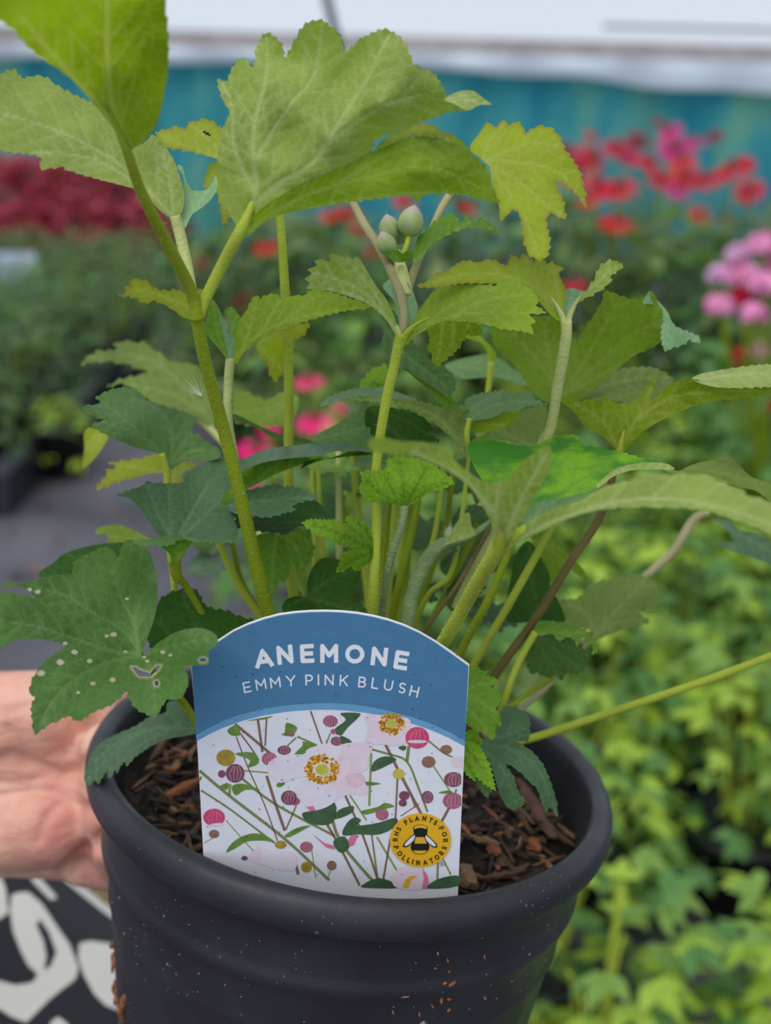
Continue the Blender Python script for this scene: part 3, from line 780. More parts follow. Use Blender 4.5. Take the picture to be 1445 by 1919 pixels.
def tprint(name, polys, mat, layer, lbl=None, merge=False):
    V = []; Fc = []; mi = []
    mats = mat if isinstance(mat, list) else [mat]
    if merge:
        Q, Fc = union2d(polys); V = [onT(x, y, LAYER*layer) for (x, y) in Q]; mi = [0]*len(Fc)
    else:
        for p in polys:
            k = 0
            if len(p) == 2 and isinstance(p[1], int): p, k = p
            b = len(V); V += [onT(x, y, LAYER*layer) for (x, y) in p]; Fc.append(tuple(range(b, b+len(p)))); mi.append(k)
    return tag(mesh(name, V, Fc, mats, label, smooth=False, mi=mi), lbl)
def stroke(pts, w, joint=True):
    """polyline to overlapping quads (pixels)"""
    out = []; pts = [np.array(p, float) for p in pts]
    ws = w if isinstance(w, (list, tuple)) else [w]*len(pts)
    for i in range(len(pts)-1):
        a, b = pts[i], pts[i+1]; d = b-a; l = np.linalg.norm(d)
        if l < 1e-6: continue
        n = np.array([-d[1], d[0]])/l
        out.append([tuple(a+n*ws[i]/2), tuple(b+n*ws[i+1]/2), tuple(b-n*ws[i+1]/2), tuple(a-n*ws[i]/2)])
        if joint and i: out.append([tuple(a + ws[i]/2*np.array([math.cos(t), math.sin(t)])) for t in np.linspace(0, 2*math.pi, 10, endpoint=False)])
    return out
def arc(cx, cy, rx, ry, a0, a1, n=14): return [(cx+rx*math.cos(math.radians(a)), cy+ry*math.sin(math.radians(a))) for a in np.linspace(a0, a1, n)]
GL = {
 'A': (.95, [[(0, 0), (.475, 1), (.95, 0)], [(.17, .27), (.78, .27)]]), 'N': (.8, [[(0, 0), (0, 1), (.8, 0), (.8, 1)]]), 'E': (.64, [[(.64, 0), (0, 0), (0, 1), (.64, 1)], [(0, .5), (.58, .5)]]),
 'M': (.92, [[(0, 0), (0, 1), (.46, .35), (.92, 1), (.92, 0)]]), 'O': (1.0, [arc(.5, .5, .5, .5, 0, 360, 28)]), 'Y': (.84, [[(0, 1), (.42, .45), (.84, 1)], [(.42, .45), (.42, 0)]]),
 'P': (.64, [[(0, 0), (0, 1), (.34, 1)] + arc(.34, .71, .3, .29, 90, -90, 10) + [(0, .42)]]), 'I': (0.0, [[(0, 0), (0, 1)]]), 'K': (.72, [[(0, 0), (0, 1)], [(.7, 1), (0, .36)], [(.25, .58), (.72, 0)]]),
 'B': (.66, [[(0, 0), (0, 1), (.36, 1)] + arc(.36, .76, .24, .24, 90, -90, 8) + [(0, .52)], [(.36, .52)] + arc(.38, .26, .28, .26, 90, -90, 8) + [(0, 0)]]), 'L': (.56, [[(0, 1), (0, 0), (.56, 0)]]),
 'U': (.76, [[(0, 1), (0, .38)] + arc(.38, .38, .38, .38, 180, 360, 12) + [(.76, 1)]]), 'S': (.62, [arc(.31, .74, .28, .26, 40, 270, 12) + arc(.31, .25, .30, .25, 90, -140, 12)]), 'H': (.76, [[(0, 0), (0, 1)], [(.76, 0), (.76, 1)], [(0, .52), (.76, .52)]]),
 'R': (.66, [[(0, 0), (0, 1), (.36, 1)] + arc(.36, .73, .28, .27, 90, -90, 9) + [(0, .46)], [(.34, .46), (.66, 0)]]), 'F': (.6, [[(0, 0), (0, 1), (.6, 1)], [(0, .5), (.54, .5)]]), 'T': (.76, [[(0, 1), (.76, 1)], [(.38, 1), (.38, 0)]]),
}
def glyph(ch, cx, cy, rot, h, sw, wide=1.0):
    w, st = GL[ch]; out = []; c, s = math.cos(rot), math.sin(rot)
    hh = h - sw
    for pl in st:
        P = []
        for (x, y) in pl:
            X = (x - w/2)*hh*wide; Y = -(y-.5)*hh; P.append((cx + X*c - Y*s, cy + X*s + Y*c))
        if len(P) >= 2:
            # square the ends by half a stroke
            for i, j in ((0, 1), (-1, -2)):
                d = np.array(P[i]) - np.array(P[j]); l = np.linalg.norm(d)
                if l > 0: P[i] = tuple(np.array(P[i]) + d/l*sw/2)
        out += stroke(P, sw)
    return out
card_out = [(381, 1600), (374.5, 1480), (369, 1385), (358, 1247)] + [(370, 1232), (388, 1215), (406.7, 1201.7), (437, 1182), (465, 1169), (495, 1158.5), (524, 1151), (553, 1147), (582, 1145), (611, 1144.5), (640, 1145.5), (669.5, 1148.5), (700, 1154), (727.6, 1161), (757, 1171), (785.7, 1184), (815, 1201), (844, 1220.5), (879.5, 1246)] + [(871, 1395), (864, 1540), (858.5, 1670), (857.5, 1700), (620, 1720), (386, 1700)]
Vb = [onT(x, y) for (x, y) in card_out]; n = len(Vb); Vt = [v - TN*.0005 for v in Vb]
mesh('card', Vb + Vt, [tuple(range(n)), tuple(range(2*n-1, n-1, -1))] + [(i, n+i, n+(i+1) % n, (i+1) % n) for i in range(n)], inkmat('card_white', (238, 238, 247), .02), label, smooth=False)
def inset(P, c, k): return [(c[0] + (x-c[0])*k, c[1] + (y-c[1])*k) for (x, y) in P]
arch = card_out[3:23]
bandU = [(367, 1378), (390, 1365), (417.5, 1351), (455, 1338), (495, 1328), (543, 1321), (592, 1318), (622, 1317.5), (650, 1319), (690, 1324), (727.6, 1331.6), (767, 1342), (805, 1355), (840, 1371), (871.6, 1388)]
bandL = [(369, 1389), (390, 1377), (417.5, 1364), (455, 1350.5), (495, 1340.5), (543, 1333), (588, 1330), (620, 1330), (650, 1331.6), (690, 1336.5), (727.6, 1344), (767, 1354.5), (805, 1367), (840, 1382), (871, 1399)]
a2 = [(x + (1.5 if x < 620 else -1.5)*(abs(x-620) > 200), y + 2.2) for (x, y) in arch]
tprint('blue_panel', [a2 + [(x, y) for (x, y) in bandU[::-1]]], inkmat('blue', (78, 130, 170)), 1)
tprint('pale_blue_band', [bandU + bandL[::-1]], inkmat('pale_blue', (112, 168, 208)), 1)
tx = []
for (ch, x, y) in zip('ANEMONE', (494, 534, 575.5, 617, 665, 711, 752), (1233, 1226.5, 1224.5, 1224, 1225.5, 1230, 1237)):
    tx += glyph(ch, x, y, math.radians((x - 618)*.068 if x > 618 else (x-618)*.066), 35.5, 8.2, 1.02)
tprint('lettering', tx, inkmat('lettering_white', (244, 244, 250), .02), 3, 'bold white word ANEMONE', True)
tx = []
for (ch, x, y) in zip('EMMYPINKBLUSH', (463, 489, 516, 545, 579.5, 596.8, 617, 644.5, 679, 703, 728, 754, 776.5), (1287.5, 1282, 1278.5, 1275.5, 1274, 1273.8, 1274, 1275, 1278, 1280.5, 1284, 1289, 1295.5)):
    tx += glyph(ch, x, y, math.radians((x - 605)*.080), 20.5, 2.9, 1.03)
tprint('lettering', tx, inkmat('lettering_white2', (240, 242, 250), .02), 3, 'thin white words EMMY PINK BLUSH', True)
C = lambda x, y: (x/2.58 + 340, y/2.58 + 1320)
CC = lambda P: [C(*p) for p in P]
def ell(cx, cy, rx, ry, n=26, rot=0): return [C(cx + rx*math.cos(t)*math.cos(rot) - ry*math.sin(t)*math.sin(rot), cy + rx*math.cos(t)*math.sin(rot) + ry*math.sin(t)*math.cos(rot)) for t in np.linspace(0, 2*math.pi, n, endpoint=False)]
gs = [inkmat('stalk_green', (134, 142, 90)), inkmat('stalk_brown', (142, 112, 92)), inkmat('stalk_lime', (150, 164, 88))]
for (pl, w, k) in (
 ([(88,320),(230,440),(500,650),(715,850)],14,0),([(95,415),(240,510),(450,670)],9,0),([(290,355),(450,480),(740,635)],12,0),([(260,95),(345,165),(450,255)],13,1),([(370,75),(392,230)],12,1),([(412,60),(405,200)],8,1),([(265,155),(320,300),(400,480),(465,660)],6,1),([(285,140),(340,215),(375,270)],7,1),
 ([(412,345),(455,480),(500,610)],14,1),([(625,32),(680,190)],8,1),([(560,155),(655,197)],9,0),([(555,160),(512,200)],7,0),([(985,190),(1060,340),(1160,530)],14,1),([(915,215),(1000,240),(1090,275),(1145,400),(1190,520)],10,0),([(1090,275),(1100,200)],15,0),([(1195,175),(1270,235),(1360,275)],8,0),
 ([(1220,300),(1300,420)],7,2),([(1045,355),(1035,550)],9,1),([(1300,490),(1245,590)],13,1),([(918,235),(908,490)],11,2),([(660,515),(740,640),(862,875)],12,1),([(715,485),(770,665),(950,880)],15,0),([(790,435),(880,640),(960,880)],11,1),([(815,440),(895,560)],8,2),([(1010,650),(970,882)],10,1),
 ([(555,490),(505,605)],8,0),([(545,740),(565,822)],14,1),([(945,640),(1040,800)],10,2),([(920,630),(950,850)],9,0),([(1240,765),(1238,850)],10,0),([(1262,740),(1302,822)],9,2),([(630,705),(650,840)],5,2),([(722,795),(710,835)],5,2),([(215,560),(345,705)],5,2),([(720,140),(700,190)],8,2),([(300,320),(420,330)],7,2),([(235,385),(232,440)],14,2),([(160,640),(110,670)],4,2),([(1150,480),(1060,540)],5,1),([(1110,440),(1130,500)],5,1),([(1330,410),(1320,440)],8,0)):
    tprint('printed_stalk', stroke([C(*q) for q in (catmull(pl, 4) if len(pl) > 2 else pl)], w/2.58), gs[k], 2, None, True)
gl = [inkmat('leaf_dark', (74, 104, 70), .2), inkmat('leaf_light', (112, 146, 66), .2)]
for (pl, k) in (
 ([(215,715),(255,660),(330,625),(400,630),(455,668),(400,658),(320,662),(270,690)],1),([(780,632),(795,580),(835,545),(870,560),(850,585),(950,572),(1035,548),(1040,585),(960,628),(860,628)],0),([(738,655),(790,638),(812,690),(775,718),(742,690)],0),([(585,525),(640,512),(742,475),(735,570),(650,582),(600,560)],0),([(742,555),(760,510),(830,490),(822,525)],0),
 ([(920,325),(932,275),(985,250),(1040,265),(1000,292)],0),([(738,122),(795,75),(768,42),(862,42),(850,68),(805,110),(770,150)],0),([(770,150),(825,180),(775,190)],0),([(545,242),(585,200),(590,178),(655,200),(620,222),(580,242)],1),([(245,395),(300,383),(382,415),(310,412),(262,440)],1),([(258,238),(345,232),(375,282),(318,305),(332,268)],1),([(222,125),(268,98),(285,145),(245,150)],1),
 ([(483,145),(500,135),(508,88),(560,112),(530,152)],1),([(875,872),(950,838),(1030,862),(1042,888),(885,886)],0),([(1190,890),(1230,848),(1334,826),(1336,878)],0),([(458,388),(488,368),(500,384),(474,400)],1),([(500,632),(560,596),(625,584),(590,606),(520,642)],1),([(870,515),(950,495),(985,475),(1030,492),(985,505),(895,532)],1),([(320,78),(440,56),(400,72)],1),([(1050,205),(1085,200),(1080,222),(1060,218)],0),([(1240,428),(1290,415),(1310,430)],1),([(180,400),(225,378),(220,412)],1),([(880,372),(965,382),(900,392)],1),([(100,350),(88,350),(88,372)],1)):
    tprint('printed_leaf', [CC(catmull(pl, 3, True))], gl[k], 3)
pk = [inkmat('petal_white', (238, 230, 240), .03), inkmat('petal_blush', (240, 220, 231), .05), inkmat('petal_pink', (226, 128, 162), .1), inkmat('petal_hot', (206, 66, 112), .1)]
yl = [inkmat('stamen_yellow', (240, 184, 44), .1), inkmat('flower_eye', (206, 200, 74), .1), inkmat('stamen_orange', (232, 160, 40), .1)]
def ring(cx, cy, r0, r1, n, s, squash=.85):
    out = []
    for i in range(n):
        t = rnd.random()*6.283; r = rnd.uniform(r0, r1); out.append(ell(cx + r*math.cos(t), cy + r*squash*math.sin(t), s*rnd.uniform(.7, 1.2), s*rnd.uniform(.7, 1.2), 7))
    return out
def pflower(petals, eye, lbl):
    for i, (pl, k) in enumerate(petals): tprint('printed_petal', [CC(catmull(pl, 3, True))], pk[k], 4 + .4*i)
    if eye:
        cx, cy, r0, r1, n, er = eye
        tprint('printed_stamens', [(p, rnd.randrange(2)) for p in ring(cx, cy, r0, r1, n*2, 6)], [yl[0], yl[2]], 7.5)
        tprint('printed_eye', [ell(cx, cy, er, er*.85)], yl[1], 8)
pflower([([(735,250),(770,195),(850,182),(925,190),(905,260),(890,320),(780,330),(700,320)],1),([(715,330),(790,300),(860,335),(895,390),(893,435),(820,432),(740,450),(690,380)],1),([(640,290),(600,225),(680,193),(770,188),(760,260),(700,310)],0),([(660,340),(565,350),(480,378),(430,345),(413,300),(450,258),(540,240),(620,250),(660,290)],0),([(680,340),(745,400),(742,465),(690,500),(630,512),(600,495),(580,450),(550,415),(580,365),(640,330)],0)], (680, 312, 44, 84, 120, 31), 'main')
tprint('printed_blush', [CC([(605, 492), (640, 490), (650, 512), (620, 512)])], pk[2], 6.6)
tprint('printed_blush', [CC(catmull([(800,335),(870,335),(885,370),(840,400),(800,370)], 3, True))], inkmat('petal_blush2', (238, 200, 214), .08), 6.6)
pflower([([(885,52),(960,50),(1095,65),(1105,120),(1080,190),(1020,196),(890,182),(905,120)],1)], (1015, 92, 30, 62, 80, 24), 'upper')
pflower([([(1013,835),(1058,788),(1120,780),(1168,788),(1180,888),(1050,890)],1)], None, 'lower')
tprint('printed_blush', [CC([(1165,788),(1190,825),(1196,860),(1185,890),(1162,890),(1172,840)])], pk[2], 6)
tprint('printed_stamens', [CC([(1068,884),(1082,846),(1108,826),(1142,826),(1110,848),(1096,884)])], yl[0], 6.5)
pflower([([(322,742),(375,690),(430,700),(545,715),(548,800),(440,790)],0),([(322,742),(355,695),(378,690),(385,770)],1)], None, 'left')
tprint('printed_petal', [CC([(632,625),(690,668),(745,685),(742,702),(700,692)]), CC([(798,668),(820,632),(855,632),(835,680),(800,692)])], pk[2], 2.6)
tprint('printed_petal', [CC([(1295, 255), (1360, 250), (1358, 310), (1310, 300)])], pk[1], 2.5)
bm_ = {'m': inkmat('bud_maroon', (136, 82, 98), .15), 'p': inkmat('bud_pink', (178, 102, 122), .15), 'h': inkmat('bud_hot', (216, 76, 118), .1), 'o': inkmat('bud_ochre', (178, 150, 62), .25), 'y': inkmat('bud_yellow', (206, 190, 80), .1), 'b': inkmat('bud_brown', (150, 112, 92), .15), 's': inkmat('bud_stripe', (206, 160, 176), .1), 'd': inkmat('bud_shade', (104, 58, 72), .1)}
for (x, y, rx, ry, k) in ((260,332,45,45,'m'),(215,257,45,40,'o'),(497,220,32,22,'m'),(720,80,35,28,'p'),(750,177,28,22,'m'),(425,262,36,32,'p'),(520,450,38,35,'m'),(548,467,25,20,'p'),(158,545,52,42,'h'),(158,625,25,20,'b'),(605,688,31,26,'p'),(727,777,23,23,'b'),(605,785,26,26,'o'),(480,677,28,20,'o'),(1140,160,57,52,'h'),(1280,217,28,22,'b'),(1195,277,33,28,'b'),(1315,362,45,36,'m'),(1312,465,48,39,'p'),(1190,447,28,30,'m'),(1077,440,25,22,'m'),(1070,475,20,17,'m'),(1050,335,28,26,'y'),(970,530,31,29,'p'),(532,140,16,14,'b'),(195,335,18,18,'m'),(305,742,15,11,'m'),(735,130,14,12,'p')):
    P = ell(x, y, rx, ry); P = [q for q in P]
    if x + rx > 1345: P = [(min(q[0], C(1352, 0)[0]), q[1]) for q in P]
    tprint('printed_bud', [P], bm_[k], 5)
    if rx > 26 and k in 'mph':
        st = []
        for s in (-.55, -.15, .25, .62):
            st += stroke([C(x + rx*s*.5 + rx*.12, y - ry*.82), C(x + rx*s*1.1, y), C(x + rx*s*.7, y + ry*.78)], rx*.07/2.58)
        tprint('bud_stripes', st, bm_['s' if k != 'h' else 'd'] if k != 'h' else pk[2], 5.6)
tprint('bud_stripes', [ell(1140, 178, 48, 8), ell(168, 580, 36, 7, rot=-.1)], pk[1], 6)
# bee badge
B = lambda x, y: (x/8.03 + 700, y/8.03 + 1500)
BB = lambda P: [B(*p) for p in P]
bcx, bcy, brx, bry = 705, 590, 460, 406
def bel(cx, cy, rx, ry, n=40): return [B(cx + rx*math.cos(t), cy + ry*math.sin(t)) for t in np.linspace(0, 2*math.pi, n, endpoint=False)]
badge = tprint('bee_badge', [bel(bcx, bcy, brx, bry, 64)], inkmat('badge_yellow', (240, 184, 40), .05), 10, 'round yellow badge with a bee and ring of lettering')
WL[badge] = WL[label]
ink = inkmat('badge_black', (38, 36, 34)); gold = inkmat('badge_gold', (236, 184, 52)); wh = inkmat('badge_white', (232, 234, 246)); brw = inkmat('badge_lettering', (74, 60, 20))
def bprint(name, polys, mat, layer, lbl=None, merge=False):
    o = tprint(name, polys, mat, layer, lbl, merge); o.parent = badge; return o
tx = []
def ringtext(s, angs, rad, flip, h=78, sw=18):
    out = []
    for ch, a in zip(s, angs):
        if ch == ' ': continue
        t = math.radians(a); cx = bcx + brx*rad*math.cos(t); cy = bcy - bry*rad*math.sin(t); r = (math.pi/2 - t) if not flip else (-t - math.pi/2)
        g = glyph(ch, 0, 0, r, h, sw, .86)
        out += [[B(cx + x, cy + y) for (x, y) in q] for q in g]
    return out
tx = ringtext('RHS PLANTS FOR', (178, 162, 149, 136, 125, 112, 97.7, 80.7, 65.5, 53, 43, 33, 16, 0), .82, False)
tx += ringtext('POLLINATORS', (198.5, 216, 230.5, 242.8, 252.6, 264.7, 281, 296, 311, 325.5, 340.5), .83, True)
bprint('badge_lettering', tx, brw, 11.5, 'words RHS PLANTS FOR POLLINATORS around the badge', True)
bprint('bee_head', [bel(705, 405, 112, 54)], ink, 11.5); bprint('bee_collar', [bel(705, 398, 98, 40)], gold, 12)
bprint('bee_thorax', [BB([(598,440),(620,418),(660,404),(705,400),(750,404),(790,418),(815,440),(805,490),(795,520),(765,542),(645,542),(615,510)])], ink, 12.6)
bprint('bee_waist', [BB([(650,538),(760,538),(802,640),(615,640)])], gold, 12.6)
bprint('bee_abdomen', [bel(700, 690, 140, 112)], ink, 12); bprint('bee_tail', [BB([(596,742)] + [(700+118*math.cos(math.radians(a)), 708+84*math.sin(math.radians(a))) for a in range(150, 29, -10)] + [(806,742)])], gold, 12.6)
bprint('bee_band', [BB([(612,636),(805,636),(830,660),(832,705),(800,738),(606,738),(562,700),(575,655)])], ink, 13)
for mir in (1, -1):
    wing = [(622,485),(640,520),(622,580),(580,630),(520,680),(470,694),(440,680),(450,640),(500,585),(560,530)]
    inn = [(618,505),(626,530),(605,580),(570,620),(515,662),(478,672),(462,664),(475,635),(515,590),(565,540)]
    f_ = (lambda p: p) if mir == 1 else (lambda p: (1402 - p[0], p[1] + 6))
    bprint('bee_wing', [BB([f_(p) for p in wing])], ink, 13.6); bprint('bee_wing_white', [BB([f_(p) for p in inn])], wh, 14.2)
rr = stroke([B(1035 + 34*math.cos(t), 945 + 34*math.sin(t)) for t in np.linspace(0, 2*math.pi, 20)], .8) + [[B(1035 + x, 945 + y) for (x, y) in q] for q in glyph('R', 0, 0, 0, 36, 8, .8)]
tprint('registered_mark', [bel(1035, 945, 34, 34, 20)], inkmat('mark_white', (226, 226, 238)), 6.4); tprint('registered_mark', rr, ink, 7, None, True)
sp = []
for i in range(150):
    x, y = rnd.uniform(385, 862), rnd.uniform(1215, 1650); s = rnd.uniform(.5, 1.3)
    if y > 1600 and x < 470: continue
    sp.append([(x + s*math.cos(t), y + s*math.sin(t)) for t in np.linspace(0, 6.28, 6, endpoint=False)])
tag(tprint('dirt_flecks', sp, inkmat('fleck', (52, 56, 70)), 15), kind='stuff')

# ------------------------------------------------------------------ the person holding the pot
def skin_mat():
    m, nt, out = newmat('skin'); L = nt.links.new
    tc = N(nt, 'ShaderNodeTexCoord'); nz = N(nt, 'ShaderNodeTexNoise', i_Scale=32.0, i_Detail=5.0, i_Roughness=.6); L(tc.outputs['Object'], nz.inputs['Vector'])
    cr = N(nt, 'ShaderNodeValToRGB'); e = cr.color_ramp.elements; e[0].position = .33; e[0].color = c4((206, 134, 122)); e[1].position = .66; e[1].color = c4((232, 184, 160)); L(nz.outputs['Fac'], cr.inputs[0])
    p = N(nt, 'ShaderNodeBsdfPrincipled', i_Roughness=.5); p.inputs['Specular IOR Level'].default_value = .35; L(cr.outputs[0], p.inputs['Base Color'])
    p.inputs['Subsurface Weight'].default_value = .2; p.inputs['Subsurface Radius'].default_value = (.006, .003, .002); p.inputs['Subsurface Scale'].default_value = 1.0
    mp = N(nt, 'ShaderNodeMapping'); mp.inputs['Rotation'].default_value = (0, .6, .3); mp.inputs['Scale'].default_value = (1, 1, 2.6); L(tc.outputs['Object'], mp.inputs[0])
    w = N(nt, 'ShaderNodeTexNoise', i_Scale=75.0, i_Detail=4.0, i_Distortion=1.2); L(mp.outputs[0], w.inputs['Vector'])
    b = N(nt, 'ShaderNodeBump', i_Strength=.35, i_Distance=.003); L(w.outputs['Fac'], b.inputs['Height']); L(b.outputs[0], p.inputs['Normal']); L(p.outputs[0], out.inputs[0])
    return m
skin = skin_mat()
person = empty('person', at(-260, 1500, .58), 'person in black and off-white patterned clothing holding the pot with one hand', 'person')
def capsule(mb, a, b, ra, rb, flat=None, n=16, m=7):
    a, b = np.array(a, float), np.array(b, float); d = b-a; l = np.linalg.norm(d); d = d/l
    u = np.cross(d, (0.2, .3, 1)); u /= np.linalg.norm(u); w = np.cross(d, u)
    V = []
    prof = [(-math.cos(t)*ra, math.sin(t)*ra) for t in np.linspace(0.12, math.pi/2, m)] + [(l - math.cos(t)*rb, math.sin(t)*rb) for t in np.linspace(math.pi/2, math.pi-.12, m)]
    for (x, r) in prof:
        for k in range(n):
            q = a + d*x + r*(math.cos(2*math.pi*k/n)*u + math.sin(2*math.pi*k/n)*w); V.append(q)
    Fc = []
    for i in range(len(prof)-1):
        for k in range(n): Fc.append((i*n+k, i*n+(k+1) % n, (i+1)*n+(k+1) % n, (i+1)*n+k))
    Fc += [tuple(range(n))[::-1], tuple((len(prof)-1)*n+k for k in range(n))]
    mb.add(V, Fc)
hb = MB()
A = at
chain = lambda P, R: [capsule(hb, P[i], P[i+1], R[i], R[i+1]) for i in range(len(P)-1)]
# forearm, wrist, palm
chain([A(-1150, 1640, .66), A(-420, 1530, .58), A(-190, 1480, .545)], [.042, .031, .028])
chain([A(-190, 1430, .545), A(20, 1400, .53), A(130, 1375, .53)], [.022, .021, .016])
chain([A(-190, 1530, .545), A(20, 1545, .53), A(120, 1575, .53)], [.022, .021, .016])
chain([A(-190, 1480, .548), A(20, 1470, .537), A(140, 1475, .535)], [.024, .020, .017])
# thenar mound and thumb, running behind the rim
chain([A(-170, 1410, .53), A(-20, 1352, .516), A(90, 1340, .514)], [.019, .0195, .0175])
chain([A(90, 1332, .514), A(170, 1320, .53), A(262, 1330, .565)], [.0150, .0120, .0095])
chain([A(60, 1380, .519), A(170, 1370, .524)], [.0150, .0140])
# pads of the palm
chain([A(20, 1548, .519), A(110, 1535, .517), A(190, 1500, .524)], [.0175, .0185, .0165])
chain([A(-120, 1455, .527), A(60, 1450, .5205), A(180, 1435, .5225)], [.018, .0165, .0165])
chain([A(-60, 1495, .522), A(120, 1490, .5205), A(190, 1470, .5225)], [.018, .0170, .0165])
chain([A(-20, 1405, .5195), A(110, 1405, .5195), A(180, 1395, .5235)], [.0165, .0162, .0150])
chain([A(-80, 1555, .526), A(20, 1572, .521)], [.018, .0120])
chain([A(160, 1612, .526), A(230, 1622, .530)], [.0108, .0112])
# fingers around the far side of the pot
def finger(a0, z, r0, reach, rootpx):
    P = [A(*rootpx)]
    for k, da in enumerate((8, 30, 58, reach)):
        a = math.radians(180 - a0 - da); rr = pot_r(z) if z < -.0112 else .0895
        P.append(potp(rr + r0*(1.05 - .08*k), a, z - .001*k))
    chain(P, [r0*1.15, r0*1.08, r0, r0*.92, r0*.8])
finger(8, -.020, .0088, 76, (180, 1430, .53))
finger(8, -.034, .0090, 82, (190, 1500, .528))
finger(8, -.047, .0088, 76, (190, 1550, .528))
finger(8, -.058, .0082, 64, (225, 1620, .530))
arm = hb.build('arm_and_hand', skin, person)
md = arm.modifiers.new('remesh', 'REMESH'); md.mode = 'VOXEL'; md.voxel_size = .0016
md = arm.modifiers.new('smooth', 'SMOOTH'); md.iterations = 9; md.factor = .5
md = arm.modifiers.new('normals', 'WEIGHTED_NORMAL') if False else None
bpy.context.view_layer.update()
me_ = bpy.data.meshes.new_from_object(arm.evaluated_get(bpy.context.evaluated_depsgraph_get()))
arm.modifiers.clear(); arm.data = me_
co = np.zeros(len(me_.vertices)*3); me_.vertices.foreach_get('co', co); co = co.reshape(-1, 3)
no = np.zeros(len(me_.vertices)*3); me_.vertices.foreach_get('normal', no); no = no.reshape(-1, 3)
def creases():
    W = co + WL[person]; q = (W - CAM) @ RC; hx, hy = 722.5 - q[:, 0]/q[:, 2]*F, 959.5 + q[:, 1]/q[:, 2]*F
    face = np.clip(no @ (RC @ np.array([0, 0, 1.0])), 0, 1); Q = np.c_[hx, hy]; dsp = np.zeros(len(W))
    for (pl, dep_, w) in (([(-60,1432),(0,1424),(21,1417),(53,1428),(85,1442),(117,1452),(142,1445),(165,1425)], .0030, 11), ([(14,1364),(35,1396),(53,1417)], .0018, 9), ([(-40,1470),(0,1468),(42,1466),(96,1455)], .0016, 8), ([(-20,1494),(21,1488),(71,1481),(117,1495),(149,1512),(185,1515)], .0018, 9), ([(71,1575),(88,1530),(117,1502)], .0016, 9), ([(215,1560),(198,1566),(170,1587),(134,1619),(120,1640)], .0042, 12), ([(150,1470),(165,1490),(195,1500)], .0014, 8), ([(20,1330),(60,1322),(110,1330)], .0010, 9)):
        D, _ = seg_dist(Q, catmull(pl, 4)); dsp = np.maximum(dsp, dep_*np.exp(-(D/w)**2))
    return co - no*(dsp*face)[:, None]
me_.vertices.foreach_set('co', creases().ravel()); me_.update()
me_.polygons.foreach_set('use_smooth', np.ones(len(me_.polygons), bool))

# patterned clothing over the thigh: cloth tube with a printed pattern
SK = lambda x, y: (x/2.825, 1240 + y/2.825)
WHITE = [[SK(*p) for p in P] for P in (
 [(55,1330),(60,1235),(100,1222),(150,1220),(220,1280),(300,1400),(370,1500),(415,1620),(400,1680),(320,1740),(260,1790),(200,1850),(140,1910),(60,1880),(0,1840),(-60,1830),(-60,1690),(0,1690),(80,1712),(170,1700),(205,1655),(150,1610),(110,1530),(70,1430)],
 [(-80,1120),(0,1130),(30,1200),(42,1330),(0,1362),(-80,1380)],
 [(420,1490),(480,1478),(640,1500),(640,1850),(560,1820),(500,1760),(440,1650),(415,1560)],
 [(30,1080),(90,1080),(100,1120),(50,1130)], [(118,1080),(160,1090),(305,1250),(270,1262),(180,1170)], [(250,1960),(275,1900),(310,1880),(360,1919),(380,1980)],
 [(-300,1400),(-120,1450),(-100,1650),(-200,1760),(-320,1700)], [(700,1700),(820,1760),(860,1900),(760,1960),(690,1850)], [(-300,1900),(-150,1860),(-60,2000),(-200,2080)])]
BLACK = [[SK(*p) for p in P] for P in ([(190,1390),(210,1360),(260,1430),(300,1540),(270,1610),(230,1640),(245,1560),(230,1480)],)]
def proj(P):
    q = (np.asarray(P) - CAM) @ RC
    return 722.5 - q[:, 0]/q[:, 2]*F, 959.5 + q[:, 1]/q[:, 2]*F, -q[:, 2]
ax0, ax1 = at(-420, 1640, .78), at(420, 2330, .70)
edge_off = .098
path = np.array([ax0 + (ax1-ax0)*t for t in np.linspace(0, 1, 200)])
dv = (ax1-ax0)/np.linalg.norm(ax1-ax0); u_ = np.cross(dv, RC @ np.array([0, 0, 1.0])); u_ /= np.linalg.norm(u_); w_ = np.cross(dv, u_)
V = []; Fc = []; NS = 240
for i, p in enumerate(path):
    for k in range(NS):
        a = 2*math.pi*k/NS; r = edge_off*(1 + .012*math.sin(3*a + i*.07) + .010*math.sin(7*a - i*.05))
        V.append(p + r*(math.cos(a)*u_ + .85*math.sin(a)*w_))
for i in range(len(path)-1):
    for k in range(NS): Fc.append((i*NS+k, i*NS+(k+1) % NS, (i+1)*NS+(k+1) % NS, (i+1)*NS+k))
Fc += [tuple(range(NS))[::-1], tuple((len(path)-1)*NS+k for k in range(NS))]
V = np.array(V)
px, py, dd = proj(V)
def sdf(P):
    q = np.c_[px, py]; D, _ = seg_dist(q, np.array(P + [P[0]], float)); return np.where(inside(P, px, py), D, -D)
wv = np.full(len(V), -1e3)
for P in WHITE: wv = np.maximum(wv, sdf(P))
for P in BLACK: wv = np.minimum(wv, -sdf(P))
wv = np.clip(wv/40, -.5, .5)
